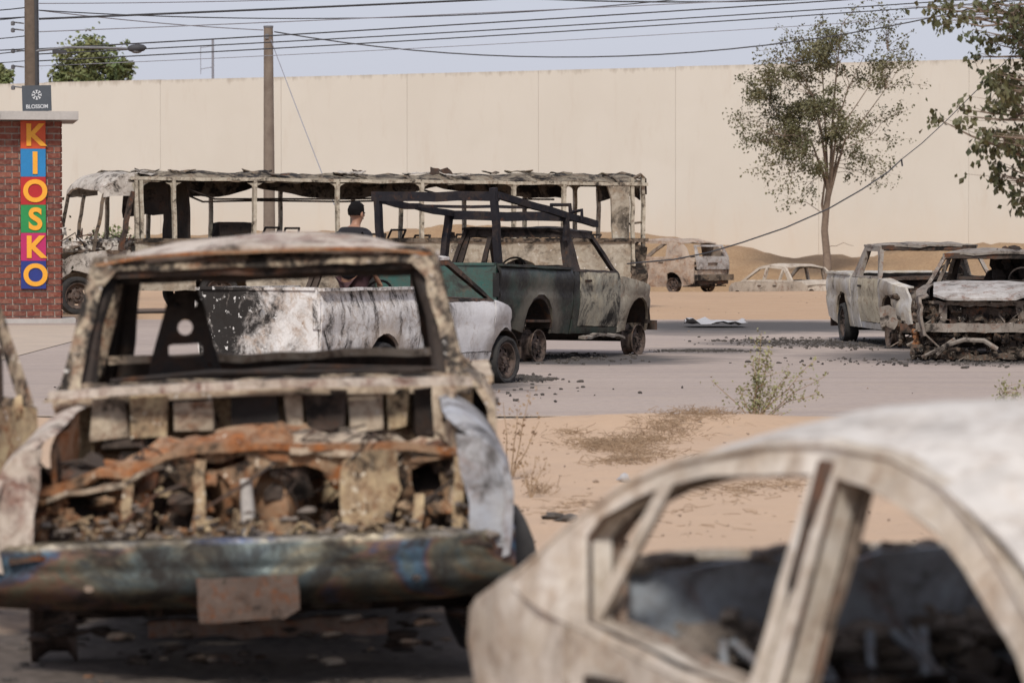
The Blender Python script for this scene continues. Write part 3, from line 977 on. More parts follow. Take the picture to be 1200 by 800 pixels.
def make_vase_tree():
    rnd = random.Random(3)
    d = 115.0
    b = at(970, 312, d); b.z = ground_z(b.x, d) - .02
    root = empty('acacia_tree', b)
    tag(root, 'slender young tree with an airy olive crown before the cream wall', 'tree')
    L = lambda px, py, dy=0: at(px, py, d) + Vector((0, dy, 0)) - b
    mt, mb, ml = MB(), MB(), MB()
    mt.tube([L(970, 325), L(969, 300), L(966, 270), L(968, 245), L(971, 222)], [.13, .115, .105, .10, .085], 10)
    mt.tube([L(967, 262), L(963, 240), L(966, 215)], [.04, .038, .03], 7)
    mt.build('trunk', M['bark'], root)
    limbs = []
    for tx, ty, dy, r in ((905, 120, .8, .045), (930, 75, -.9, .05), (958, 55, .5, .05), (985, 30, -.3, .055), (1015, 65, .9, .045), (1035, 105, -.7, .045), (1040, 60, .1, .035), (915, 160, -.8, .035), (1020, 160, .6, .03), (950, 110, 1.3, .04), (990, 100, -1.3, .04)):
        p0 = L(971, 222) + Vector((rnd.uniform(-.04, .04), 0, rnd.uniform(-.25, .05)))
        p1 = L(tx, ty, dy)
        mid = p0.lerp(p1, .45) + Vector((-(p1.x - p0.x) * .18, 0, .25))
        pts = [p0, p0.lerp(mid, .5) + Vector((0, 0, .05)), mid, mid.lerp(p1, .5) + Vector((rnd.gauss(0, .06), 0, rnd.gauss(0, .05))), p1]
        mb.tube(pts, [r, r * .8, r * .62, r * .4, r * .18], 6)
        limbs += pts[1:]
    cl = []
    while len(cl) < 84:
        px, py = rnd.uniform(866, 1064), rnd.uniform(24, 205)
        ex = (px - 962) / (92 if px < 962 else 98); ey = (py - 120) / (94 if py < 120 else 82)
        if ex * ex + ey * ey > 1: continue
        if py < 85 and abs(px - 985) > 26 + (py - 22) * 1.0: continue
        if px > 1010 and py > 110 and rnd.random() < .75: continue
        if px > 1025 and py < 60: continue
        if nz(px * .035, py * .035, 4.4) < -.12: continue
        if py > 165 and rnd.random() < .45: continue
        cl.append((L(px, py, rnd.uniform(-1.7, 1.7) * (1 - .5 * ex * ex)), 1.0))
    for px, py in ((868, 150), (878, 138), (884, 158), (890, 196), (924, 222), (930, 238), (1050, 75), (1062, 72), (1012, 30), (1035, 25), (1042, 18), (1040, 34), (890, 75), (905, 60), (1055, 130), (1040, 190), (1020, 195), (905, 205), (945, 232), (1000, 205), (872, 165), (862, 140), (895, 90), (915, 50), (935, 40), (960, 30), (1000, 15), (1045, 50), (1058, 100), (1050, 165), (910, 190), (1030, 215), (1005, 40), (1060, 60)):
        cl.append((L(px, py, rnd.uniform(-.6, .6)), .45))
    for c, k in cl:
        j = min(limbs, key=lambda q: (q - c).length + (1.2 if q.z > c.z + .1 else 0) + rnd.uniform(0, .5))
        bp = limb(mb, j, c, .012, .004, rnd, .16, 5)
        for _ in range(3):
            a_ = bp[rnd.randint(2, 5)]
            e = c + Vector((rnd.gauss(0, .30), rnd.gauss(0, .30), rnd.gauss(0, .25)))
            tw = limb(mb, a_, e, .006, .003, rnd, .1, 3)
            for q in tw[1:]: leaf_quads(ml, q, int(13 * k) + 2, .075, .085, rnd, .1)
        leaf_quads(ml, c, int(70 * k), .17, .085, rnd, .1)
    limb(mb, L(969, 250), L(920, 232), .014, .006, rnd, .1, 6); limb(mb, L(968, 292), L(1000, 288), .014, .006, rnd, .5, 6)
    mb.build('branches', M['bark'], root, kind='stuff')
    ml.build('crown', M['leaf_olive'], root, smooth=0, recalc=False, kind='stuff')
make_vase_tree()

rnd = random.Random(5)
d = 33.0
cl = []
for px, py, n, sp in ((1100, 14, 3, 8), (1118, 22, 3, 8), (1150, 12, 4, 12), (1185, 14, 6, 14), (1165, 40, 3, 8), (1190, 48, 4, 10), (1186, 80, 3, 8), (1140, 62, 1, 4), (1175, 98, 4, 9), (1160, 104, 3, 7), (1192, 108, 5, 9), (1122, 130, 3, 6), (1150, 124, 1, 6), (1182, 126, 3, 7),
                      (1155, 160, 2, 6), (1176, 158, 4, 9), (1194, 150, 3, 8), (1172, 196, 2, 5), (1178, 212, 1, 3), (1190, 182, 2, 6), (1199, 226, 2, 5), (1199, 240, 1, 4), (1225, 70, 8, 18), (1230, 150, 6, 18), (1250, 10, 10, 30), (1225, 200, 3, 12), (1300, 60, 14, 45), (1290, -60, 14, 60), (1200, -40, 10, 35), (1350, 120, 10, 40)):
    for _ in range(n):
        q = at(px + rnd.gauss(0, sp), py + rnd.gauss(0, sp * .8), d); q.y += rnd.uniform(-.6, .6) * (1 + (px > 1205))
        cl.append(q)
b = at(1330, 264, d); b.z = ground_z(b.x, d)
make_tree('broadleaf_tree', 'leafy tree hanging its broad leaved branches over the right wrecks', b,
          [at(1322, 200, d), at(1305, 110, d), at(1290, 30, d), at(1280, -60, d)], cl, .13, 20, .055, .066, M['leaf_dark'], 21, droop=.9, twig=.004)

def bush(name, label, px, py, d, w, h, n, leafs, lm, seed, group=None, base_z=None):
    rnd = random.Random(seed)
    c = at(px, py, d)
    z0 = ground_z(c.x, d) if base_z is None else base_z
    cl = []
    for _ in range(n):
        a = rnd.uniform(0, 6.28); r = math.sqrt(rnd.random())
        zz = rnd.uniform(-1, 1)
        k = math.sqrt(max(0, 1 - zz * zz))
        cl.append((c.x + w / 2 * r * k * math.cos(a), d + w / 2 * r * k * math.sin(a) * .8, c.z + h / 2 * zz))
    return make_tree(name, label, (c.x, d, z0), [(c.x, d, z0 + (c.z - h / 2 - z0) * .9 + .1), (c.x, d, c.z)], cl, .12 * max(.3, h / 4), 70, w * .09, leafs, lm, seed, cat='tree', group=group)
bush('far_tree', 'round green treetop showing above the wall beside the street lamp', 104, 84, 175, 2.9, 2.6, 46, .22, M['leaf_far'], 31)
bush('far_tree', 'lower green treetop joining it beside the thin mast', 140, 92, 176, 1.7, 1.6, 20, .22, M['leaf_far'], 32)
bush('far_tree', 'sliver of a green treetop above the wall left of the lamp pole', -4, 96, 175, 1.5, 1.4, 18, .22, M['leaf_far'], 33)

def small_shrub(name, label, px, py, d, h, w, seed, n=10, lm='leaf_olive', cat='shrub', group=None, leafs=.09, base_z=None):
    rnd = random.Random(seed)
    c = at(px, py, d)
    z0 = ground_z(c.x, d) if base_z is None else base_z
    root = empty(name, (c.x, d, z0)); tag(root, label, cat, group)
    ms, ml = MB(), MB()
    for _ in range(n):
        e = Vector((rnd.gauss(0, w * .3), rnd.gauss(0, w * .25), h * rnd.uniform(.45, 1.0)))
        pts = limb(ms, (rnd.uniform(-.05, .05), rnd.uniform(-.05, .05), -.05), e, .012 * max(h, .5), .004, rnd, .12, 6)
        for p in pts[2:]:
            leaf_quads(ml, p, 9, .05 * max(h, .6), leafs, rnd, 0)
    ms.build('stems', M['dry'], root, kind='stuff')
    ml.build('foliage', M[lm], root, smooth=0, recalc=False, kind='stuff')
    return root
small_shrub('roadside_tree', 'feathery shrub leaning out behind the kiosk', 58, 190, 72, 3.2, .7, 41, 5, 'leaf_olive', leafs=.07, base_z=0)
for i, (px, w) in enumerate(((72, 1.6), (92, 2.0), (112, 1.8), (135, 1.5))):
    small_shrub('mound_shrub', 'low green shrub on the sand mound behind the bus front', px, 268, 128 + i, .75 + .25 * (i == 3), w, 50 + i, 20, 'leaf_far', group='shrubs on the mound left of the bus', leafs=.13)

def weed(px, py, d, stems, lm, seed, label, leafs=.03, nl=7):
    rnd = random.Random(seed)
    c = at(px, py, d)
    root = empty('weed', (c.x, d, ground_z(c.x, d) if d < 34 else 0.0)); tag(root, label, 'weed')
    ms, ml = MB(), MB()
    for (dx, h, k) in stems:
        pts = limb(ms, (0, 0, -.03), (dx, rnd.uniform(-.08, .08), h), .006, .002, rnd, .10, 8)
        for p in pts[2:]:
            leaf_quads(ml, p, nl * k, .028, leafs, rnd, -.1)
            if k > 1:
                e = p + Vector((rnd.gauss(0, .09), rnd.gauss(0, .06), rnd.uniform(-.02, .08)))
                limb(ms, p, e, .003, .0015, rnd, .05, 2)
                leaf_quads(ml, e, nl, .02, leafs, rnd, -.1)
    ms.build('stems', M['dry'], root, kind='stuff')
    ml.build('leaves', M[lm], root, smooth=0, recalc=False, kind='stuff')
weed(885, 492, 33.6, [(.05, .72, 3), (.12, .62, 3), (-.02, .55, 3), (.30, .42, 2), (.45, .48, 2), (-.38, .36, 1), (.55, .25, 2), (.18, .3, 3), (.62, .4, 1), (-.15, .3, 2), (.1, .5, 3), (.02, .4, 3)], 'leaf_weed', 61, 'pale green weed growing out of the sandy road edge', .030, 4)
weed(1178, 478, 34.0, [(0, .35, 2), (.1, .3, 2), (-.08, .22, 1)], 'leaf_weed', 62, 'small weed at the road edge before the burnt white pickup', .03)
weed(598, 560, 26.5, [(.14, .62, 1), (.05, .5, 1), (.2, .42, 1), (-.05, .55, 1)], 'dry', 63, 'straggly dry weed beside the foreground pickup fender', .03, 5)
weed(622, 580, 24.5, [(.1, .22, 1), (-.05, .18, 1), (.03, .25, 1)], 'dry', 64, 'tiny dry weed in the sand between the foreground wrecks', .02, 4)

def dry_brush(name, label, spots, seed):
    rnd = random.Random(seed)
    m = MB()
    for px, py, n, sp, h in spots:
        dd = CAM_H * F_PX / (py - 264)
        c = at(px, py, dd)
        for _ in range(n):
            x, y = c.x + rnd.gauss(0, sp), dd + rnd.gauss(0, sp * 2.2)
            z = ground_z(x, y)
            a = rnd.uniform(0, 6.28)
            p0 = Vector((x, y, z + rnd.uniform(-.01, h * .4)))
            L = rnd.uniform(.03, .15)
            p1 = p0 + Vector((math.cos(a) * L, math.sin(a) * L, rnd.uniform(-.02, h)))
            pm = p0.lerp(p1, .5) + Vector((rnd.gauss(0, .03), rnd.gauss(0, .03), rnd.uniform(0, h * .5)))
            m.tube([p0, pm, p1], [.0022, .002, .001], 4, cap=False)
    tag(m.build(name, M['dry'], recalc=False), label, 'dry brush', kind='stuff')
dry_brush('dry_brush', 'tangle of dry brown twigs on the sandy verge', ((675, 515, 90, .10, .05), (695, 525, 220, .12, .05), (725, 528, 260, .14, .06), (755, 520, 300, .15, .06), (785, 512, 300, .15, .06), (825, 505, 240, .14, .07), (725, 545, 220, .13, .05), (760, 535, 160, .13, .05), (870, 499, 160, .16, .06), (900, 572, 120, .2, .03), (850, 577, 80, .15, .03), (690, 590, 70, .12, .02), (635, 580, 50, .05, .09), (950, 564, 90, .2, .03), (650, 600, 70, .2, .02), (820, 600, 60, .3, .02)), 71)

def scatter(name, label, mat, spots, seed, rng, flat=.6, seg=6, cat='debris'):
    rnd = random.Random(seed)
    m = MB()
    for cx, cy, sx, sy, n in spots:
        for _ in range(n):
            x, y = cx + rnd.gauss(0, sx), cy + rnd.gauss(0, sy)
            r = rnd.uniform(*rng) * rnd.uniform(.4, 1)
            z = (.006 if road_near(x) + .1 < y < 71.5 else ground_z(x, y))
            m.lump((x, y, z + r * flat * .35), r, rnd.uniform(0, 90), .5, seg, (rnd.uniform(.7, 1.8), rnd.uniform(.6, 1.3), flat))
    tag(m.build(name, mat, recalc=False, smooth=30), label, cat, kind='stuff')
scatter('sand_stones', 'small stones and clods strewn over the sand', M['pebble'], ((1.5, 24, 2.5, 5, 600), (3, 14, 3, 4, 260), (6, 86, 8, 9, 300)), 81, (.004, .02))
scatter('charred_debris', 'black charred scraps strewn on the road around the wrecks', M['ash'],
        ((.10, 43.6, .16, .4, 520), (.28, 43.4, .1, .2, 160), (4.0, 57.5, .5, .9, 420), (2.65, 53.3, .32, .22, 420), (4.9, 56, .5, 1.0, 300), (6, 49, 1.2, .7, 420), (.75, 50.3, .4, 1.0, 260), (-1.8, 41, 1.3, 1.6, 200)), 82, (.005, .030), .8)
scatter('ash_litter', 'ash and melted scraps on the ground around the foreground pickup', M['ash'], ((-1.0, 13.6, .75, .55, 1500), (-.2, 13.5, .5, .6, 500), (-1, 16, .8, 1.6, 300), (.35, 14.6, .2, .9, 120)), 83, (.003, .022), .5)
scatter('rust_litter', 'rusty and pale fragments fallen in front of the foreground pickup', M['rust'], ((-1.0, 13.7, .7, .45, 260), (-.15, 13.6, .35, .5, 120)), 84, (.004, .022), .4)

def plastic():
    p = at(838, 384, 66)
    o = sheet('crumpled_plastic_sheet', None, M['plastic'], rect(-.5, -.6, .5, .6), lambda a, b: (p.x + a, 66 + b, .03 + .05 * (1 + nz(a * 4, b * 3, 5)) + .10 * max(0, nz(a * 3 + 4, b * 2, 1))), (0, 0, .006), res=.1, jag=.04, buck=.03, bf=8)
    tag(o, 'crumpled white plastic sheet lying on the sooty road', 'plastic sheet')
plastic()
tag(MB().lump(at(470, 0, 1) * 0 + Vector((at(732, 565, 26.2).x, 26.2, ground_z(at(732, 565, 26.2).x, 26.2) + .02)), .04, 4, .5, 8, (1.2, 1, .7)).build('white_scrap', M['plastic']), 'small white scrap of litter lying on the sand', 'litter')
for i, (px, py) in enumerate(((650, 607), (668, 609))):
    dd = CAM_H * F_PX / (py - 264); p = at(px, py, dd)
    tag(MB().lump((p.x, dd, ground_z(p.x, dd) + .015), .05, i + 3, .6, 8, (1.6, 1, .5)).build('charred_scrap', M['ash']), 'flat charred scrap on the sand beside the foreground pickup', 'debris', 'charred scraps on the sand')
# ================================================================== VEHICLES
def vroot(name, label, cat, loc, h, roll=0.0, pitch=0.0, z=0.0, group=None):
    o = empty(name, (loc[0], loc[1], z), (roll, pitch, math.atan2(h[1], h[0])))
    tag(o, label, cat, group)
    return o

def wheel(root, u, v, zc, r, side, width=.17, tyre=None, rim=None, turn=0.0, n=30):
    """burnt steel wheel: rim with cut-outs, brake drum, optional remains of a tyre"""
    ax = Vector((math.sin(turn) * -1, math.cos(turn), 0)) * side
    c = (u, v, zc)
    hw = width / 2
    m = MB()
    m.lathe([(hw, r * .93), (hw + .004, r), (hw - .012, r), (hw - .03, r * .90), (hw * .25, r * .78), (-hw * .6, r * .80), (-hw + .02, r * .9), (-hw + .01, r), (-hw, r), (-hw, r * .93), (-hw + .03, r * .86)], c, ax, n)
    m.lathe([(hw * .35, r * .80), (hw * .30, r * .72), (hw * .45, r * .52), (hw * .62, r * .42), (hw * .5, r * .30), (hw * .55, r * .22), (hw * .8, r * .19), (hw * .85, .002)], c, ax, n, skip=lambda i, k: i == 1 and k % 5 in (0, 1))
    w = m.build('wheel', rim or M['rim'], root)
    MB().lathe([(hw * .1, .002), (hw * .1, r * .62), (-hw * .8, r * .62), (-hw * .8, .002)], c, ax, 20).build('brake_drum', M['soot2'], w)
    m = MB()
    for k in range(5):
        a = 2 * math.pi * k / 5
        e = ax.orthogonal().normalized(); f = ax.cross(e)
        q = Vector(c) + ax * hw * .55 + (e * math.cos(a) + f * math.sin(a)) * r * .34
        m.tube([q, q + ax * .03], .011, 6)
    m.build('lug_nuts', M['rim'], w)
    if tyre:
        to = tyre
        m = MB()
        m.lathe([(hw * .85, r * .98), (hw + .025, r + (to - r) * .4), (hw + .02, r + (to - r) * .8), (hw * .7, to), (-hw * .7, to), (-hw - .02, r + (to - r) * .8), (-hw - .025, r + (to - r) * .4), (-hw * .85, r * .98)], c, ax, 36)
        m.v = [(x + .012 * nz(x * 14, y * 14, z * 14), y + .012 * nz(x * 14, y * 14, z * 14 + 4), max(z, .004)) for x, y, z in m.v]
        m.build('tyre', M['tyre'], w)
    return w

def wheel_well(root, u, v0, v1, zc, r, mat):
    sheet('wheel_well', root, mat, rect(0, min(v0, v1), math.pi, max(v0, v1)), lambda a, b: (u + r * math.cos(a), b, zc + r * math.sin(a)), (0, 0, .012), res=.18, jag=0, buck=.012)
    
def charred_seat(root, u, v, z, w=.5, h=.62, lean=.18, mat='soot'):
    """burnt out seat: tubular frame, springs sagging between"""
    m = MB()
    b0 = [(u, v - w / 2, z + .05), (u - lean, v - w / 2 + .03, z + h), (u - lean, v + w / 2 - .03, z + h), (u, v + w / 2, z + .05)]
    m.tube(b0, .022, 6)
    for i in range(5):
        t = .2 + .15 * i
        m.tube([(u - lean * t, v - w / 2 + .01, z + h * t), (u - lean * t + .03, v, z + h * t - .02), (u - lean * t, v + w / 2 - .01, z + h * t)], .007, 5)
    m.tube([(u, v - w / 2, z + .03), (u + .48, v - w / 2, z + .08), (u + .48, v + w / 2, z + .08), (u, v + w / 2, z + .03)], .022, 6)
    for i in range(4):
        y = v - w / 2 + w * (i + .5) / 4
        m.tube([(u, y, z + .03), (u + .24, y, z + .01 + .03 * nz(u * 9, y * 9, 1)), (u + .48, y, z + .08)], .007, 5)
    m.box((u + .22, v, z - .05), (.42, w * .8, .05), None, .02)
    s_ = m.build('seat', M[mat], root)
    sheet('seat_back_pan', s_, M[mat], rect(-w / 2 + .05, .12, w / 2 - .05, h * .9), lambda a, b: (u - lean * b / h - .02, v + a, z + b), (-.012, 0, 0), holes=(circ(.02, h * .62, .06, 8),), res=.12, jag=.015, buck=.02, bf=5)
    return s_

class Pk: pass

def pickup(name, label, loc, h, q, mm, cat='pickup', roll=0.0, z=0.0, hood=True, closed=(1, -1), bed=True, front=True, wheels=(1, 1, 1, 1), tyres=(None,) * 4, rear_holes=None, turn=0.0, group=None, wing=True, steer=True):
    root = vroot(name, label, cat, loc, h, roll, 0, z, group)
    p = Pk(); p.__dict__.update(q); p.root = root
    def pz(u): return -p.pitch * (u - p.L * .5)
    def W(u, zz):
        b = p.w
        if zz < p.zbelt - .12: b -= .075 * ((p.zbelt - .12 - zz) / (p.zbelt - .12 - p.zs)) ** 2
        if zz > p.zbelt - .03: b -= p.sh * max(0, min(1, (zz - p.zbelt + .03) / .07))
        if zz > p.zbelt: b -= p.k * (zz - p.zbelt)
        b -= .022 * math.exp(-((zz - p.zbelt + .26) / .03) ** 2)
        t = max(0, (u - (p.L - .8)) / .8)
        return b - p.taper * t ** 2.2
    p.W, p.pz = W, pz
    side = lambda s: (lambda u, zz: (u, s * W(u, zz), zz + pz(u)))
    G = lambda k: mm.get(k, mm['side'])
    zbelt, zs, zr = p.zbelt, p.zs, p.zr
    for s in (1, -1):
        off = (0, -s * .035, 0)
        if bed:
            o = [(0.0, zs + .12), (0.0, p.zbed), (p.uc - .025, p.zbed - .01), (p.uc - .025, zs)] + arch(p.ur, p.Ra, p.zc, zs)
            bs = sheet('bed_side', root, G('bed'), o, side(s), off, res=.075, buck=.012)
            MB().beam((.02, s * (p.w - .03), p.zbed + .012 + pz(0)), (p.uc - .05, s * (p.w - .03), p.zbed + .004 + pz(p.uc)), .085, .03, n=10, bend=.012, seed=s).build('bed_rail', G('bed'), bs)
            MB().box((-.012, s * (p.w - .06), p.zbed - .24 + pz(0)), (.03, .09, .30)).build('tail_light_recess', G('bed'), bs, smooth=0)
        # cab: rear quarter, rocker, door, frame of pillars and roof rail
        o = [(p.uc, zs), (p.uc, zbelt), (p.ub - .008, zbelt), (p.ub - .008, zs)]
        sheet('cab_corner', root, G('cab'), o, side(s), off)
        o = [(p.ub, zs), (p.uA, zs), (p.uA, zs + .09), (p.ub, zs + .09)]
        sheet('rocker', root, G('cab'), o, side(s), off)
        i = p.pw
        fo = [(p.uc, zbelt + .002), (p.uRt, zr), (p.uAt, zr), (p.uA, zbelt + .002)]
        win = [(p.ub + i * .6, zbelt + .03), (max(p.ub + i * .6, p.uRt + i * 1.1), zr - i * .9), (p.uAt - i * .35, zr - i * .9), (p.uA - i * 1.25, zbelt + .03)]
        holes = [win]
        if p.ub - p.uc > .5:
            j = p.uc + (p.uRt - p.uc) * .5
            holes = [win, [(p.uc + i, zbelt + .05), (p.uRt + i * .8, zr - i * .9), (p.ub - i * .6, zr - i * .9), (p.ub - i * .6, zbelt + .05)]]
        sheet('cab_frame', root, G('frame'), fo, side(s), (0, -s * .055, 0), holes=holes, res=.09, buck=.01)
        if s in closed:
            o = [(p.ub + .006, zs + .10), (p.ub + .006, zbelt), (p.uA - .006, zbelt), (p.uA - .006, zs + .10)]
            dr = sheet('door', root, G('door'), o, side(s), off, res=.075, buck=.010)
            uu = p.ub + .12
            MB().beam((uu, s * (W(uu, zbelt - .12) + .015), zbelt - .12 + pz(uu)), (uu + .16, s * (W(uu, zbelt - .12) + .015), zbelt - .12 + pz(uu)), .025, .03).build('handle', M['soot'], dr)
            sheet('inner_panel', dr, M['soot2'], rect(p.ub + .04, zs + .14, p.uA - .06, zbelt - .06), lambda u, zz: (u, s * (W(u, zz) - .11), zz + pz(u)), (0, -s * .01, 0), holes=(circ((p.ub + p.uA) / 2, (zs + zbelt) / 2 + .08, .16, 9, .10), circ(p.uA - .25, zs + .3, .07, 7)), res=.16, jag=.02, buck=.02)
        # front wing
        zt = lambda u: p.hr + (p.hf - p.hr) * max(0, min(1, (u - p.uA) / (p.L - p.uA))) ** 1.4
        o = [(p.uA + .01, zs + .02)] + [(p.uA + .01, zt(p.uA))] + [(p.uA + (p.L - p.uA) * t, zt(p.uA + (p.L - p.uA) * t)) for t in (.25, .5, .75, .93)] + [(p.L - .03, p.hf - .09), (p.L - .04, zs + .12)] + arch(p.uf, p.Ra, p.zc, zs + .05)
        wg = sheet('front_wing', root, G('wing'), o, side(s), off, res=.07, buck=.012) if wing else None
        if wing: sheet('wing_lip', wg, G('wing'), rect(p.uA, 0, p.L - .12, .13), lambda u, b: (u, s * (W(u, zt(u)) - .012 - b), zt(u) + pz(u) + .018 * math.sin(b / .13 * math.pi * .6)), (0, 0, -.02), res=.1)
        k0 = 0 if s > 0 else 1
        for uu, idx in ((p.ur, k0), (p.uf, 2 + k0)):
            if wheels[idx]:
                wheel(root, uu, s * (p.w - .13), max(p.rw, tyres[idx] or 0) - .012, p.rw, s, tyre=tyres[idx], turn=turn if idx > 1 else 0)
            wheel_well(root, uu, s * (p.w - .42), s * (p.w - .05), p.zc, p.Ra - .02, M['soot'])
    # roof
    wr = W(p.uAt, zr) + .012
    def rz(u, v):
        e = (2 * (u - (p.uRt + p.uAt) / 2) / (p.uAt - p.uRt))
        return zr + p.crown * (1 - abs(v / wr) ** p.rx) * (1 - .35 * e * e) + pz(u)
    sheet('roof', root, G('roof'), [(p.uRt - .02, -wr), (p.uAt + .02, -wr), (p.uAt + .07, -wr * .6), (p.uAt + .09, 0), (p.uAt + .07, wr * .6), (p.uAt + .02, wr), (p.uRt - .02, wr)], lambda u, v: (u, v, rz(u, v)), (0, 0, -.03), res=.13, buck=p.rb, bf=2)
    MB().beam((p.uAt + .03, -wr + .03, zr - .025 + pz(p.uAt)), (p.uAt + .03, wr - .03, zr - .025 + pz(p.uAt)), .06, .07, n=8, bend=.02).build('windscreen_header', M['soot2'], root)
    # back of cab
    wb = lambda zz: W(p.uc, zz)
    def back(v, zz):
        t = max(0, (zz - zbelt) / (zr - zbelt))
        return (p.uc + .01 + (p.uRt - p.uc) * t + .02, v * wb(zz), zz + pz(p.uc))
    rh = rear_holes or [[(-.82, zbelt + .06), (-.84, zr - .08), (.84, zr - .08), (.82, zbelt + .06)]]
    sheet('cab_back', root, G('back'), [(-.98, zs + .1), (-.98, zr + .02), (.98, zr + .02), (.98, zs + .1)], back, (.035, 0, 0), holes=rh, res=.12, buck=.01)
    # cowl, dashboard, firewall
    sheet('cowl', root, G('cowl'), [(p.uA - .12, -p.w + .1), (p.uA + .12, -p.w + .1), (p.uA + .20, 0), (p.uA + .12, p.w - .1), (p.uA - .12, p.w - .1)], lambda u, v: (u, v, p.hr + .012 + .03 * (1 - (v / p.w) ** 2) + pz(u)), (0, 0, -.05), res=.13)
    dsh = MB()
    dsh.beam((p.uA - .25, -p.w + .12, p.hr - .10 + pz(p.uA)), (p.uA - .25, p.w - .12, p.hr - .12 + pz(p.uA)), .16, .14, n=10, bend=.04)
    dsh.build('dashboard_frame', M['soot'], root)
    st = MB()
    st.tube([(p.uA - .3, .36, p.hr - .12), (p.uA - .62, .36, p.hr + .05)], .022, 7)
    st.lathe([(0, .175), (.014, .19), (0, .205), (-.014, .19), (0, .175)], (p.uA - .62, .36, p.hr + .05), (-.9, 0, .45), 22)
    st.tube([(p.uA - .62, .18, p.hr + .05), (p.uA - .60, .36, p.hr + .04), (p.uA - .62, .54, p.hr + .05)], .012, 5)
    if steer: st.build('steering_wheel', M['soot'], root)
    for v in (-.38, .38):
        charred_seat(root, p.uc + .38, v, zs + .20, .52, p.seat)
    sheet('cab_floor', root, M['soot'], rect(p.uc, -p.w + .1, p.uA, p.w - .1), lambda u, v: (u, v, zs + .05 + pz(u)), (0, 0, -.03), res=.25, jag=0)
    # chassis
    ch = MB()
    for s in (1, -1):
        ch.beam((.1, s * .42, zs + .02), (p.L - .25, s * .40, zs - .01), .07, .13, n=6)
    ch.tube([(p.ur, -p.w + .12, p.rw), (p.ur, p.w - .12, p.rw)], .05, 8).lump((p.ur, 0, p.rw), .15, 2, .1)
    ch.tube([(p.uf, -p.w + .12, p.rw), (p.uf, p.w - .12, p.rw)], .035, 8)
    for u in (.4, 1.6, p.uf + .3): ch.beam((u, -.42, zs), (u, .42, zs), .08, .09)
    ch.build('chassis', M['soot'], root)
    if bed:
        sheet('bed_floor', root, M['soot2'], rect(.03, -p.w + .06, p.uc - .05, p.w - .06), lambda u, v: (u, v, zs + .16 + pz(u) + .012 * (1 if int(v * 9 + 50) % 2 else 0)), (0, 0, -.03), res=.16, jag=0)
        tg = sheet('tailgate', root, G('tailgate'), rect(-p.w + .06, zs + .14, p.w - .06, p.zbed + .01), lambda v, zz: (-.01 - .012 * math.exp(-((zz - p.zbed + .10) / .05) ** 2), v, zz + pz(0)), (.045, 0, 0), holes=p.tgh, res=.12, buck=.012)
        MB().beam((.005, -p.w + .08, p.zbed + .02 + pz(0)), (.005, p.w - .08, p.zbed + .02 + pz(0)), .075, .03, n=8, bend=.01).build('tailgate_lip', G('tailgate'), tg)
        rb = MB().beam((-.10, -p.w + .1, zs + .03), (-.10, p.w - .1, zs + .03), .07, .13, n=10, bend=.03).build('rear_bumper', M['soot2'], root)
    # bonnet
    def hz(u, v):
        e = abs(v) / (p.w - .14)
        return zt(u) + .035 * (1 - e * e) + pz(u) - p.hd * max(0, (u - (p.L - .3)) / .3) ** 2
    if hood:
        sheet('bonnet', root, G('hood'), [(p.uA + .14, -p.w + .16), (p.L - .20, -p.w + .14 + p.taper), (p.L - .06, -p.w * .5), (p.L - .03, 0), (p.L - .06, p.w * .5), (p.L - .20, p.w - .14 - p.taper), (p.uA + .14, p.w - .16), (p.uA + .21, 0)], lambda u, v: (u, v, hz(u, v) + p.hup), (0, 0, -.03), res=.13, buck=.015)
    if front:
        u0 = p.L - .10
        sheet('front_panel', root, M['suv_frame'], rect(-p.w + .16, zs + .08, p.w - .16, p.hf - .05), lambda v, zz: (u0 - .25 * (abs(v) / p.w) ** 3, v, zz + pz(u0)), (-.03, 0, 0), holes=[rect(-.36, zs + .2, .36, p.hf - .14), circ(-p.w + .36, p.hf - .22, .11), circ(p.w - .36, p.hf - .22, .11)], res=.12, jag=.012)
        fb = MB()
        for i in range(8):
            v0, v1 = -p.w + .05 + (2 * p.w - .1) * i / 8, -p.w + .05 + (2 * p.w - .1) * (i + 1) / 8
            f_ = lambda v: p.L - .02 - .22 * (abs(v) / p.w) ** 3
            fb.beam((f_(v0), v0, zs + .06), (f_(v1), v1, zs + .06), .05, .13)
        fb.build('front_bumper', M['soot2'], root)
    eng = MB()
    eng.lump((p.uA + .62, 0, p.hr - .42), .34, 5, .3, 14, (1.1, .8, .8))
    eng.box((p.uA + .55, .12, p.hr - .22), (.5, .22, .12), None, .02).box((p.uA + .5, -.14, p.hr - .24), (.45, .2, .12), None, .02)
    eng.lathe([(0, .02), (0, .17), (.07, .18), (.09, .02)], (p.uA + .5, 0, p.hr - .2), (.1, 0, 1), 14)
    eng.build('engine', M['rust'], root)
    sheet('firewall', root, mm.get('firewall', M['soot2']), rect(-p.w + .1, zs + .1, p.w - .1, p.hr - .02), lambda v, zz: (p.uA + .06, v, zz + pz(p.uA)), (-.03, 0, 0), holes=[circ(.45, p.hr - .3, .08), rect(-.6, p.hr - .3, -.4, p.hr - .14)], res=.16, buck=.02)
    return root, p

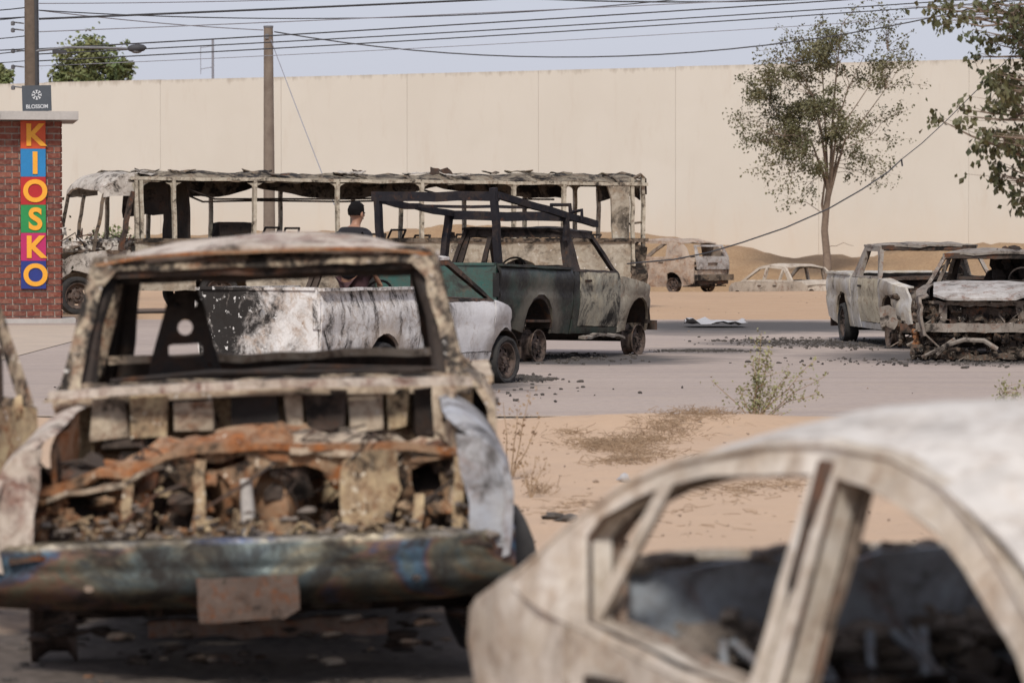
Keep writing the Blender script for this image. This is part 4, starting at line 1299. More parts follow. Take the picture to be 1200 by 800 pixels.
# ------------------------------------------------------------------ white small pickup seen through the foreground windscreen
wq = dict(rx=4, L=4.32, w=.79, zs=.27, zbed=1.08, zbelt=.92, zr=1.40, crown=.05, uc=1.95, ub=2.05, uA=3.50, uAt=2.76, uRt=2.10, ur=1.25, uf=3.82, Ra=.32, zc=.30, rw=.20, hr=.92, hf=.74, k=.30, sh=.02, pitch=.0, taper=.28, pw=.09, rb=.02, hd=.15, hup=.01, seat=.5, tgh=(circ(-.05, .84, .05, 8),))
wmm = dict(side=M['wp_side'], bed=M['wp_side'], cab=M['wp_side'], tailgate=M['wp_tail'], door=M['wp_clean'], wing=M['wp_clean'], frame=M['soot2'], roof=M['wp_side'], back=M['soot2'], hood=M['wp_clean'], cowl=M['soot2'])
pickup('small_pickup', 'small white pickup with sooty black tailgate framed by the foreground windscreen', (-2.618, 39.6), (.5, .866), wq, wmm, tyres=(None, .27, None, .27))

# ------------------------------------------------------------------ green pickup with ladder rack
gq = dict(rx=4, L=4.95, w=.95, zs=.33, zbed=1.17, zbelt=1.14, zr=1.68, crown=.05, uc=2.12, ub=2.30, uA=3.52, uAt=3.02, uRt=2.24, ur=1.15, uf=4.18, Ra=.41, zc=.42, rw=.215, hr=1.10, hf=.94, k=.30, sh=.04, pitch=.03, taper=.24, pw=.10, rb=.03, hd=.10, hup=.0, seat=.62, tgh=())
zb_ = gq['zbelt']; zt_ = gq['zr']
gh = [[(-.84, zb_ + .10), (-.86, zt_ - .09), (-.52, zt_ - .09), (-.52, zb_ + .10)], [(-.44, zb_ + .08), (-.44, zt_ - .10), (.84, zt_ - .10), (.84, zb_ + .08)]]
gh = [[(-a, b) for a, b in r_] for r_ in gh]
gmm = dict(side=M['gp_side'], bed=M['gp_side'], cab=M['gp_side'], tailgate=M['gp_teal'], door=M['gp_door'], wing=M['gp_fender'], frame=M['gp_roof'], roof=M['gp_roof'], back=M['gp_roof'], hood=M['gp_fender'], cowl=M['soot2'])
groot, gp = pickup('rack_pickup', 'burnt dark green pickup with a black ladder rack over its bed', (-.984, 48.6), (.452, .892), gq, gmm, rear_holes=gh)
sheet('running_board', groot, M['rp_roof'], [(2.25, 0), (3.45, 0), (3.50, .10), (2.20, .12)], lambda u, b: (u, -.93 - b, .30 + .05 * math.sin((u - 2.2) * 2.6) + .5 * b * (b < .06) - .03), (0, 0, -.03), res=.09, jag=.012, buck=.03, bf=5)
rk = empty('ladder_rack', (-.984, 48.6, 0), (0, 0, math.atan2(.892, .452)))
tag(rk, 'bent black steel ladder rack rising from the green pickup bed', 'rack')
zt0 = 2.09
B = lambda nm, p0, p1, w=.075, hh=.10, n=6, bend=.02: MB().beam(p0, p1, w, hh, n=n, bend=bend, seed=random.random() * 9).build(nm, M['rack'], rk, smooth=0)
Rr, Rl = -.86, .86
B('post', (.16, Rr, .85), (.02, Rr + .03, zt0 + .13), .085, .08)
B('post', (.06, Rl - .1, .85), (-.02, Rl - .05, zt0 + .06), .085, .08)
B('post', (1.80, Rl, .95), (2.0, Rl - .02, 1.90), .10, .08)
B('post', (2.15, Rr + .06, 1.55), (2.15, Rr + .05, 1.86), .08, .06)
B('crossbar', (-.02, Rl + .02, zt0 + .03), (.06, Rr - .02, zt0 + .02), .08, .12)
B('side_rail', (.06, Rr, zt0 + .04), (3.15, Rr + .10, 1.765), .07, .085, 8, .03)
B('side_rail', (-.02, Rl - .06, zt0 - .02), (2.05, Rl - .06, 1.90), .07, .08, 8, .03)
B('crossbar', (2.04, Rl - .02, 1.885), (2.15, Rr + .08, 1.86), .08, .12)
B('crossbar', (1.0, Rl - .06, 2.0), (1.05, Rr + .03, 1.98), .04, .04)
hk = MB()
hk.tube([(2.6, Rr + .2, 1.80), (2.6, Rr + .22, 2.02), (2.62, Rr + .5, 2.02), (2.62, Rr + .52, 1.82)], .03, 6)
hk.tube([(2.6, Rr + .2, 1.92), (2.55, Rr + .02, 1.95), (2.55, Rr + .02, 1.82)], .025, 6)
hk.build('ladder_stop', M['rack'], rk)

# ------------------------------------------------------------------ ash white pickup on the right
rq = dict(rx=4, L=5.1, w=.87, zs=.24, zbed=1.02, zbelt=.98, zr=1.45, crown=.05, uc=1.75, ub=2.25, uA=3.62, uAt=3.12, uRt=2.10, ur=1.05, uf=4.15, Ra=.40, zc=.36, rw=.22, hr=.98, hf=.86, k=.28, sh=.02, pitch=.0, taper=.12, pw=.085, rb=.04, hd=.1, hup=0, seat=.5, tgh=())
rmm = dict(side=M['rp_side'], bed=M['rp_side'], cab=M['rp_side'], tailgate=M['rp_side'], door=M['rp_door'], wing=M['rp_side'], frame=M['rp_roof'], roof=M['rp_roof'], back=M['rp_roof'], hood=M['rp_side'], cowl=M['soot2'])
pickup('stripped_pickup', 'pale ash coloured pickup without bonnet, behind the white bonneted wreck', (5.69, 59.15), (.124, -.992), rq, rmm, hood=False, tyres=(None, .30, None, None))
RP = bpy.data.objects['stripped_pickup']

# ------------------------------------------------------------------ wreck with white bonnet, front towards us
iq = dict(rx=4, L=4.6, w=.90, zs=.22, zbed=.95, zbelt=.95, zr=1.37, crown=.06, uc=1.0, ub=2.0, uA=3.20, uAt=2.62, uRt=1.30, ur=.95, uf=3.75, Ra=.38, zc=.34, rw=.21, hr=.97, hf=.80, k=.42, sh=.03, pitch=.0, taper=.14, pw=.08, rb=.03, hd=.06, hup=.03, seat=.55, tgh=())
imm = dict(side=M['suv_frame'], bed=M['suv_frame'], cab=M['suv_frame'], tailgate=M['suv_frame'], door=M['suv_frame'], wing=M['suv_frame'], frame=M['suv_frame'], roof=M['rp_roof'], back=M['soot'], hood=M['suv'], cowl=M['soot2'])
iroot, ip = pickup('bonneted_wreck', 'burnt wreck facing the road with a pale ash white bonnet and open grille', (7.01, 53.48), (-.226, -.974), iq, imm, cat='car', front=False, tyres=(.28, None, None, None))

def wreck_front(root, p, seed, hang=True):
    rnd = random.Random(seed)
    u0 = p.L - .22
    z0, z1 = p.zs + .12, p.hf - .03
    w = p.w - .05
    sheet('radiator_support', root, M['suv_frame'], [(-w, z0 + .05), (-w, z1), (w, z1), (w, z0 + .05)], lambda v, zz: (u0 - .22 * (abs(v) / p.w) ** 3, v, zz), (-.03, 0, 0),
          holes=[[(-.46, z0 + .16), (-.43, z1 - .05), (.43, z1 - .06), (.46, z0 + .16)], [(-w + .07, z1 - .24), (-w + .10, z1 - .03), (-.54, z1 - .04), (-.56, z1 - .26)], [(w - .07, z1 - .24), (w - .10, z1 - .03), (.54, z1 - .04), (.56, z1 - .26)], circ(-.68, z0 + .13, .06, 8), circ(.68, z0 + .13, .06, 8)], res=.09, jag=.018, buck=.02)
    sheet('radiator', root, M['soot2'], rect(-.42, z0 + .1, .42, z1 - .08), lambda v, zz: (u0 - .09, v, zz + .03 * nz(v * 3, 1, seed)), (-.04, 0, 0), holes=[circ(.12, z0 + .22, .05, 7), circ(.28, z1 - .2, .09, 8)], res=.1, jag=.02, buck=.03)
    bz = p.zs + .22
    m = MB()
    vs = [-w + .02 + (2 * w - .04) * i / 12 for i in range(13)]
    for a, b in zip(vs, vs[1:]):
        m.beam((p.L - .05 - .18 * (abs(a) / w) ** 2.5, a, bz + .01 * nz(a * 4, seed, 1)), (p.L - .05 - .18 * (abs(b) / w) ** 2.5, b, bz + .01 * nz(b * 4, seed, 1)), .06, .11)
    m.build('bumper_beam', M['rp_roof'], root)
    m = MB()
    m.tube([(p.L - .08, -.55, .10), (p.L - .04, -.42, .22), (p.L - .02, -.2, .29), (p.L - .03, .05, .28), (p.L - .06, .22, .17)], .032, 7)
    m.tube([(p.L - .1, -.75, .06), (p.L - .05, -.5, .18), (p.L - .06, -.32, .30)], .025, 6)
    m.build('bent_crossmember', M['rp_roof'], root)
    m = MB()
    for k in range(100):
        v = rnd.uniform(-w, w); zz = rnd.uniform(.05, z1 - .06)
        m.lump((u0 - rnd.uniform(.02, .25) + (.12 if zz < .2 else 0), v, zz), rnd.uniform(.02, .085), rnd.uniform(0, 99), .5, 9, (1, rnd.uniform(.7, 1.6), rnd.uniform(.7, 1.5)))
    m.build('melted_front_parts', M['suv_dark'], root, kind='stuff')
    m = MB()
    for k in range(16):
        v = rnd.uniform(-w, w); zz = rnd.uniform(.10, z1 - .1)
        a = Vector((u0 + rnd.uniform(-.1, .06), v, zz))
        m.tube([a, a + Vector((rnd.uniform(-.1, .1), rnd.uniform(-.15, .15), rnd.uniform(-.15, .1))), a + Vector((rnd.uniform(-.1, .1), rnd.uniform(-.25, .25), rnd.uniform(-.25, .0)))], rnd.uniform(.006, .014), 5)
    m.build('hanging_wires', M['suv_frame'], root, kind='stuff')
    for s in (-1, 1):
        m = MB().lathe([(0, .03), (.02, .09), (-.06, .115), (-.02, .10), (.0, .03)], (u0 - .10, s * .68, z1 - .14), (1, 0, 0), 14)
        m.build('headlight_bucket', M['suv_dark'], root)
    sheet('lower_valance', root, M['suv_dark'], [(-w, .03), (-w, .2), (-.5, .14), (.1, .08), (.4, .12), (w, .2), (w, .02)], lambda v, zz: (p.L - .14 - .22 * (abs(v) / w) ** 3, v, zz), (-.03, 0, 0), res=.09, jag=.03, buck=.04, bf=6)
wreck_front(iroot, ip, 5)
m = MB()
for k in range(60):
    m.lump((random.uniform(1.4, 2.3), random.uniform(-.1, .55), random.uniform(.8, 1.36)), random.uniform(.05, .12), k * 1.7, .5, 7, (1, 1, 1.3))
m.build('charred_upholstery', M['soot'], iroot, kind='stuff')
m = MB()
for k in range(14):
    m.lump((ip.L - .35 + .03 * random.random(), -ip.w + .02 + .05 * random.random(), .1 + .022 * k), .035, k * 3.1, .5, 7)
m.build('rusted_corner_scrap', M['rust'], iroot, kind='stuff')
# hanging wing piece and exposed strut on the stripped pickup
rp_ = Pk(); rp_.__dict__.update(rq)
wreck_front(RP, rp_, 9)
sheet('hanging_panel', RP, M['rp_roof'], [(-.14, -.16), (-.12, .10), (.02, .15), (.10, .08), (.13, -.08), (.06, -.2), (-.05, -.14)], lambda a, b: (4.80 + a * .3, -.98 + a * .75, .48 + b), (.02, .02, 0), res=.07, jag=.012, buck=.03, bf=7)
# ------------------------------------------------------------------ the foreground pickup, bonnet gone, facing us
aq = dict(rx=2.6, L=5.0, w=.96, zs=.30, zbed=.98, zbelt=1.02, zr=1.575, crown=.105, uc=1.95, ub=2.12, uA=3.62, uAt=3.10, uRt=2.08, ur=.95, uf=4.20, Ra=.43, zc=.36, rw=.21, hr=1.03, hf=.93, k=.22, sh=.11, pitch=.0, taper=.02, pw=.085, rb=.018, hd=.1, hup=0, seat=.45, tgh=())
amm = dict(side=M['fg_cream'], bed=M['fg_cream'], cab=M['fg_pillar'], tailgate=M['fg_cream'], door=M['fg_cream'], wing=M['fg_fender'], frame=M['fg_pillar'], roof=M['fg_roof'], back=M['soot'], hood=M['fg_cream'], cowl=M['fg_cream'], firewall=M['fg_yellow'])
arh = [[(-.80, 1.12), (-.82, 1.50), (.82, 1.50), (.80, 1.12)]]
aroot, ap = pickup('bonnetless_pickup', 'gutted old pickup with no bonnet and a heat tinted chrome bumper', (-1.06, 19.5), (.018, -1.0), aq, amm, roll=.033, z=.03, hood=False, front=False, closed=(1,), wheels=(1, 1, 0, 0), rear_holes=arh, wing=False, steer=False)

def build_fg():
    root, p = aroot, ap
    rnd = random.Random(17)
    # full rounded wings either side of the empty engine bay
    sec = [(.36, .965, .36), (.55, .99, .55), (.70, 1.0, .70), (.80, .985, .80), (.89, .95, .885), (.97, .895, .945), (1.06, .83, .995), (1.15, .775, 1.012)]
    def wingf(s):
        def fn(u, b):
            t = max(0, (u - 3.65) / 1.3)
            w_ = interp([(a, c) for a, c, e in sec], b); z_ = interp([(a, e) for a, c, e in sec], b)
            k = max(0, (z_ - .6) / .4)
            return (u - .05 * k * t, s * (w_ - .05 * (1 - t) * max(0, min(1, (z_ - .7) / .3)) * .6), z_ - .09 * t * t * k)
        return fn
    for s in (1, -1):
        o = [(3.63, .36), (3.63, 1.15), (4.25, 1.15), (4.62, 1.13), (4.80, 1.05), (4.90, .93), (4.95, .78), (4.95, .44)] + arch(4.20, .43, .36, .38)
        sheet('front_wing', root, M['fg_fender'] if s > 0 else M['fg_roof'], o, wingf(s), (0, -s * .03, -.01), res=.06, jag=.002, buck=.008, bf=3)
        sheet('wing_front_edge', root, M['fg_fender'] if s > 0 else M['fg_roof'], [(.83, .47), (.985, .47), (.985, .72), (.945, .82), (.88, .885), (.79, .90), (.80, .76), (.83, .64)], lambda v, zz: (4.92 - .12 * max(0, zz - .6), s * v, zz), (-.03, 0, 0), holes=[], res=.06, jag=.004, buck=.01)
    # windscreen surround
    zb, zr = 1.035, 1.60
    uu = lambda zz: p.uA + .02 + (p.uAt - p.uA + .02) * (zz - zb) / (zr - zb)
    hwid = lambda zz: .845 - .115 * (zz - zb) / (zr - zb)
    ho = [(-.915, zb + .045), (-.905, zr - .12), (-.85, zr - .055), (.85, zr - .055), (.905, zr - .12), (.915, zb + .045)]
    sheet('windscreen_frame', root, M['fg_pillar'], [(-1, zb), (-1, zr), (1, zr), (1, zb)], lambda v, zz: (uu(zz), v * hwid(zz), zz), (-.06, 0, .01), holes=[ho], res=.08, jag=.006, buck=.012, bf=4)
    m = MB()
    for i in range(14):
        v0, v1 = -.80 + 1.6 * i / 14, -.80 + 1.6 * (i + 1) / 14
        f = lambda v: (p.uAt + .10 - .05 * v * v * 1.6, v * .90, zr + .012 - .05 * v ** 4 * 2 + .004 * nz(v * 5, 2, 2))
        m.beam(f(v0), f(v1), .03, .014)
    m.build('drip_rail', M['rust'], root)
    for s in (-1, 1):
        MB().tube([(p.uA - .12, s * .755, 1.05), (p.uA - .34, s * .725, 1.32), (p.uAt - .06, s * .655, 1.57)], [.05, .045, .045], 8).build('inner_pillar', M['soot'], root)
        MB().tube([(p.uc + .10, s * .80, 1.05), (p.uRt + .06, s * .70, 1.55)], .045, 7).build('rear_pillar', M['soot'], root)
    MB().beam((p.uAt - .05, -.68, 1.525), (p.uAt - .05, .68, 1.525), .08, .075, n=10, bend=.02).build('header_rail', M['soot'], root)
    # cowl lip: pale bowed beam under the windscreen, wiper linkage
    m = MB()
    f = lambda v: (p.uA + .20 + .07 * (1 - (v / .86) ** 2), v, 1.055 + .018 * (1 - (v / .86) ** 2) + .004 * nz(v * 6, 1, 4))
    for i in range(20):
        v0, v1 = -.86 + 1.72 * i / 20, -.86 + 1.72 * (i + 1) / 20
        m.beam(f(v0), f(v1), .06, .034)
    m.build('cowl_lip', M['fg_roof'], root)
    m = MB()
    m.tube([(p.uA + .10, -.62, 1.10), (p.uA + .13, -.2, 1.125), (p.uA + .12, .15, 1.115), (p.uA + .10, .66, 1.10)], .012, 6)
    m.tube([(p.uA + .05, -.3, 1.11), (p.uA + .10, .2, 1.135), (p.uA + .03, .72, 1.105)], .010, 6)
    m.build('wiper_linkage', M['soot'], root)
    # seat bracket standing in the cab
    sheet('seat_bracket', root, M['soot'], [(-.56, 1.00), (-.545, 1.12), (-.46, 1.40), (-.425, 1.44), (-.33, 1.44), (-.305, 1.40), (-.235, 1.12), (-.22, 1.0)], lambda v, zz: (2.65 - .2 * (zz - 1), v, zz), (-.03, 0, 0), holes=[circ(-.385, 1.285, .034, 12), [(-.46, 1.165), (-.46, 1.205), (-.44, 1.212), (-.325, 1.212), (-.31, 1.205), (-.31, 1.165), (-.33, 1.158), (-.44, 1.158)], circ(-.42, 1.385, .012, 6), circ(-.34, 1.385, .012, 6), circ(-.28, 1.12, .011, 6)], res=.05, jag=.002, buck=.004)
    m = MB()
    m.beam((2.3, -.75, 1.14), (2.3, .75, 1.135), .05, .035, n=10, bend=.03)
    m.build('seat_back_rail', M['fg_cream'], root)
    # radiator support: rusted sheet with burnt-out openings
    top = [(.87, .80), (.66, .82), (.45, .835), (.25, .845), (0, .855), (-.18, .85), (-.34, .83), (-.55, .77), (-.87, .70)]
    u0 = 4.62
    holes = [[(.02, .58), (.0, .70), (.06, .78), (.20, .79), (.31, .74), (.33, .60), (.2, .55)],
             rect(.61, .655, .735, .775), circ(.46, .52, .055, 9), [(-.40, .56), (-.42, .70), (-.33, .77), (-.24, .70), (-.27, .55)],
             [(-.74, .52), (-.76, .72), (-.60, .78), (-.55, .60)], circ(-.14, .66, .07, 8, .10), circ(.80, .57, .05, 8), [(-.20, .79), (-.18, .82), (-.02, .825), (-.03, .795)]]
    sheet('radiator_support', root, M['fg_bay'], [(.87, .44), ] + top + [(-.87, .44), (-.4, .46), (.1, .44), (.5, .46)], lambda v, zz: (u0 - .10 * (abs(v) / .87) ** 3, v, zz), (-.03, 0, 0), holes=holes, res=.065, jag=.016, buck=.028, bf=6)
    sheet('yellow_duct', root, M['fg_yellow'], [(.35, .47), (.34, .80), (.42, .84), (.55, .83), (.57, .68), (.50, .50)], lambda v, zz: (u0 + .05 + .05 * math.cos((v - .45) * 12), v, zz), (-.02, 0, 0), res=.06, jag=.012, buck=.02, bf=8)
    shz = lambda v, u: interp(sorted(top), v) + .012 + .07 * (4.64 - u) + .03 * nz(v * 4, u * 5, 1) + .028 * nz(v * 9, u * 9, 4)
    sheet('radiator_shelf', root, M['rust'], [(-.87, 4.2), (-.85, 4.62), (-.5, 4.66), (-.1, 4.64), (.12, 4.66), (.08, 4.4), (.14, 4.22), (-.3, 4.16)], lambda v, u: (u, v, shz(v, u)), (0, 0, -.025), holes=[circ(-.62, 4.42, .07, 8), circ(-.05, 4.36, .06, 8, .04), circ(-.3, 4.5, .04, 7, .05), circ(-.42, 4.3, .05, 7)], res=.045, jag=.028, buck=.035, bf=8)
    sheet('radiator_shelf', root, M['fg_cream'], [(.13, 4.2), (.11, 4.42), (.14, 4.66), (.5, 4.65), (.86, 4.58), (.87, 4.2), (.5, 4.15)], lambda v, u: (u, v, shz(v, u) - .01), (0, 0, -.025), holes=[circ(.55, 4.38, .08, 9, .06), circ(.3, 4.5, .04, 7), circ(.74, 4.45, .05, 7)], res=.045, jag=.028, buck=.03, bf=8)
    sheet('hinge_post', root, M['fg_cream'], [(.70, .80), (.70, 1.05), (.80, 1.05), (.81, .80)], lambda v, zz: (3.92, v, zz), (-.02, 0, 0), holes=[circ(.75, .98, .014, 6), circ(.755, .90, .018, 6)], res=.05, jag=.008, buck=.01)
    m = MB()
    for i in range(26):
        t0, t1 = i / 26, (i + 1) / 26
        f = lambda t: (u0 + .02 - .06 * (2 * t - 1) ** 2, .87 - 1.74 * t, interp(sorted(top), .87 - 1.74 * t) + .012 + .014 * nz(t * 9, 3, 3))
        m.beam(f(t0), f(t1), .05 + .02 * nz(t0 * 6, 1, 1), .03 + .012 * nz(t0 * 8, 5, 1))
    m.build('latch_panel', M['rust'], root)
    sheet('warped_tray', root, M['fg_cream'], [(-.86, 4.10), (-.80, 4.66), (-.42, 4.70), (-.30, 4.55), (-.38, 4.2)], lambda v, u: (u, v, .79 + .20 * (v + .4) + .05 * nz(v * 4, u * 4, 1)), (0, 0, -.02), res=.07, jag=.02, buck=.03, bf=6)
    sheet('battery_tray', root, M['rust'], [(.40, 4.05), (.42, 4.6), (.84, 4.58), (.80, 4.0)], lambda v, u: (u, v, .80 + .03 * nz(v * 5, u * 4, 7)), (0, 0, -.02), res=.07, jag=.02, buck=.03, bf=6)
    sheet('side_shield', root, M['fg_cream'], [(3.75, .62), (3.75, 1.02), (4.58, .92), (4.6, .55), (4.3, .5)], lambda u, zz: (u, .775, zz), (0, -.02, 0), holes=[circ(4.2, .75, .09, 8)], res=.1, jag=.02, buck=.03)
    sheet('side_shield', root, M['rust'], [(3.75, .62), (3.75, 1.02), (4.58, .86), (4.6, .55), (4.3, .5)], lambda u, zz: (u, -.775, zz), (0, .02, 0), holes=[circ(4.1, .75, .09, 8)], res=.1, jag=.02, buck=.03)
    # firewall boxes; solid black ones paint in the shade of its openings
    for v0, v1, z0, z1, mt in ((-.70, -.56, .86, 1.03, 'fg_cream'), (-.54, -.38, .87, 1.035, 'fg_yellow'), (-.36, -.20, .90, 1.02, 'fg_cream'), (-.44, -.22, .985, 1.035, 'soot'), (-.13, .07, .87, 1.04, 'soot'), (.09, .16, .86, 1.03, 'fg_cream'), (.18, .34, .88, 1.03, 'soot2'), (.36, .50, .86, 1.035, 'fg_cream'), (.52, .60, .87, 1.03, 'fg_yellow'), (.62, .78, .84, 1.03, 'soot'), (.0, .2, .84, .90, 'rust'), (-.66, -.5, .82, .88, 'soot2')):
        MB().box((p.uA + .11 + .04 * rnd.random(), (v0 + v1) / 2, (z0 + z1) / 2), (.07, v1 - v0, z1 - z0), None, .014).build('heater_box' if mt != 'soot' else 'dark_opening', M[mt], root, smooth=0)
    m = MB()
    m.tube([(4.66, -.03, .52), (4.68, -.025, .62), (4.66, -.03, .74)], [.024, .027, .024], 10)
    m.build('receiver_drier', M['sed_roof'], root)
    m = MB()
    m.lathe([(0, .02), (0, .20), (.05, .22), (.09, .20), (.10, .05), (.12, .02)], (4.12, .05, .76), (.15, .1, 1), 18)
    m.build('air_cleaner', M['rust'], root)
    m = MB()
    for k in range(150):
        v = rnd.uniform(-.88, .88); u = rnd.uniform(4.35, 4.60); zz = rnd.uniform(.45, .80)
        m.lump((u, v, zz), rnd.uniform(.015, .06), rnd.uniform(0, 99), .6, 7, (1, rnd.uniform(.6, 1.8), rnd.uniform(.6, 1.6)))
    m.build('melted_scrap', M['soot2'], root, kind='stuff')
    m = MB()
    for k in range(300):
        v = rnd.uniform(-.93, .93); u = rnd.uniform(4.64, 4.95); zz = .50 + abs(rnd.gauss(0, .035)) * (1.6 if u < 4.75 else .6)
        m.lump((u, v, zz), rnd.uniform(.004, .02), rnd.uniform(0, 99), .6, 6, (1.2, rnd.uniform(.8, 2.2), .8))
    m.build('ash_clumps', M['pale_ash'], root, kind='stuff')
    m = MB()
    for k in range(45):
        v = rnd.uniform(-.9, .9); u = rnd.uniform(4.64, 4.80); zz = rnd.uniform(.49, .60)
        a = rnd.uniform(0, 3.14)
        m.beam((u, v, zz), (u + rnd.uniform(-.04, .06), v + .12 * math.cos(a) * rnd.random(), zz + .10 * math.sin(a) * rnd.random()), rnd.uniform(.008, .03), rnd.uniform(.003, .012))
    m.build('sheet_metal_shreds', M['fg_yellow'], root, kind='stuff')
    for nm, mt, n_ in (('crumpled_metal', 'fg_bay', 44), ('rusted_lumps', 'rust', 12)):
        m = MB()
        k = 0
        while k < n_:
            v = rnd.uniform(-.86, .86); zz = rnd.uniform(.50, .78)
            if (0 < v < .32 and .54 < zz) or (.60 < v < .75 and .64 < zz < .78) or (-.42 < v < -.24 and .54 < zz < .72 and rnd.random() < .7) or (-.76 < v < -.56 and zz > .55 and rnd.random() < .6): continue
            m.lump((4.62 + rnd.uniform(-.05, .07), v, zz), rnd.uniform(.012, .036), rnd.uniform(0, 99), .55, 14, (.6, rnd.uniform(.6, 1.9), rnd.uniform(.6, 1.5)))
            k += 1
        m.build(nm, M[mt], root, kind='stuff', smooth=75)
    m = MB()
    for v, w_, z0, z1 in ((-.50, .05, .47, .76), (-.22, .035, .47, .82), (.62, .04, .46, .66), (.78, .05, .46, .80)):
        MB().beam((4.68, v, z0), (4.66, v + .02, z1), w_, .04, n=5, bend=.03, seed=v).build('support_strut', M['fg_yellow'], root)
    pass
    m = MB()
    for k in range(36):
        a = Vector((rnd.uniform(4.3, 4.72), rnd.uniform(-.8, .8), rnd.uniform(.6, .9)))
        b = a + Vector((rnd.uniform(-.1, .1), rnd.uniform(-.25, .25), rnd.uniform(-.2, .08)))
        c = b + Vector((rnd.uniform(-.1, .1), rnd.uniform(-.25, .25), rnd.uniform(-.2, .05)))
        m.tube([a, a.lerp(b, .5) + Vector((0, 0, .03)), b, b.lerp(c, .5), c], rnd.uniform(.003, .008), 5)
    m.build('wiring_loom', M['soot2'], root, kind='stuff')
    sheet('loading_tray', root, M['soot2'], rect(-.92, 4.55, .92, 4.96), lambda v, u: (u, v, .485 + .02 * nz(v * 6, u * 6, 2)), (0, 0, -.02), res=.09, jag=.02, buck=.03, bf=7)
    # bumper
    def bf(v, s_):
        q_ = min(1, s_ / .82)
        zz = .275 + .25 * q_ + .05 * max(0, abs(v) - .7) * (1 - q_)
        uu_ = 5.0 + .02 * math.sin(math.pi * q_) - .06 * max(0, .3 - q_) / .3 - .006 * math.exp(-((q_ - .62) / .05) ** 2) - .11 * abs(v) ** 4
        if s_ > .82: uu_ -= (s_ - .82) / .18 * .13; zz += .012
        elif s_ < .08: uu_ -= .03
        return (uu_, v * 1.0, zz)
    bp = sheet('bumper', root, M['chrome'], [(-1, 0), (1, 0), (1, 1), (-1, 1)], bf, (-.012, 0, 0), holes=[circ(-.62, .3, .02, 8, .05), circ(.62, .3, .02, 8, .05)], res=.05, jag=.0, buck=.016, bf=3.2, label='chrome bumper tinted blue and gold by heat')
    sheet('number_plate', bp, M['plate'], [(-.20, .235), (-.205, .40), (.175, .405), (.18, .27), (.12, .235)], lambda v, zz: (5.085 + .05 * (zz - .3), v, zz), (-.008, 0, 0), holes=[circ(-.1, .385, .008, 6), circ(.1, .39, .008, 6)], res=.06, jag=.006, buck=.012, bf=6)
    MB().beam((4.72, -.42, .18), (4.72, .50, .165), .08, .06, n=10, bend=.04).build('front_crossmember', M['plate'], root)
    m = MB()
    for k in range(70):
        m.lump((rnd.uniform(4.4, 4.9), rnd.uniform(-.9, .9), rnd.uniform(.03, .26)), rnd.uniform(.012, .035), rnd.uniform(0, 99), .6, 8, (1, 1.6, .5))
    m.build('underbody_scrap', M['soot'], root, kind='stuff', smooth=70)
    wheel(root, 4.20, .90, .29, .21, 1, width=.19, tyre=.30, turn=.30)
    wheel(root, 4.20, -.84, .215, .21, -1, width=.18, turn=.1)
    # passenger door standing open
    ph = R(30)
    dfn = lambda a, zz: (p.uA - .05 - a * math.cos(ph), -.985 - a * math.sin(ph) + .05 * max(0, zz - 1.0), zz)
    od = sheet('open_door', root, M['fg_door'], [(0, .40), (0, 1.0), (1.38, 1.0), (1.36, .40)], dfn, (.025, .05, 0), res=.12, buck=.012, label='passenger door standing open')
    sheet('window_frame', od, M['fg_pillar'], [(0.0, 1.002), (.05, 1.07), (.50, 1.56), (1.32, 1.56), (1.38, 1.002)], dfn, (.03, .04, 0), holes=[[(.085, 1.035), (.525, 1.525), (1.28, 1.525), (1.335, 1.035)]], res=.06, buck=.012)
    MB().beam(dfn(.28, 1.0), dfn(.30, 1.24), .03, .03).build('vent_window_post', M['soot'], od)
    MB().lump(dfn(.06, 1.0), .035, 4, .4, 8, (1, 1, 1.2)).build('mirror_bracket', M['fg_yellow'], od)
build_fg()

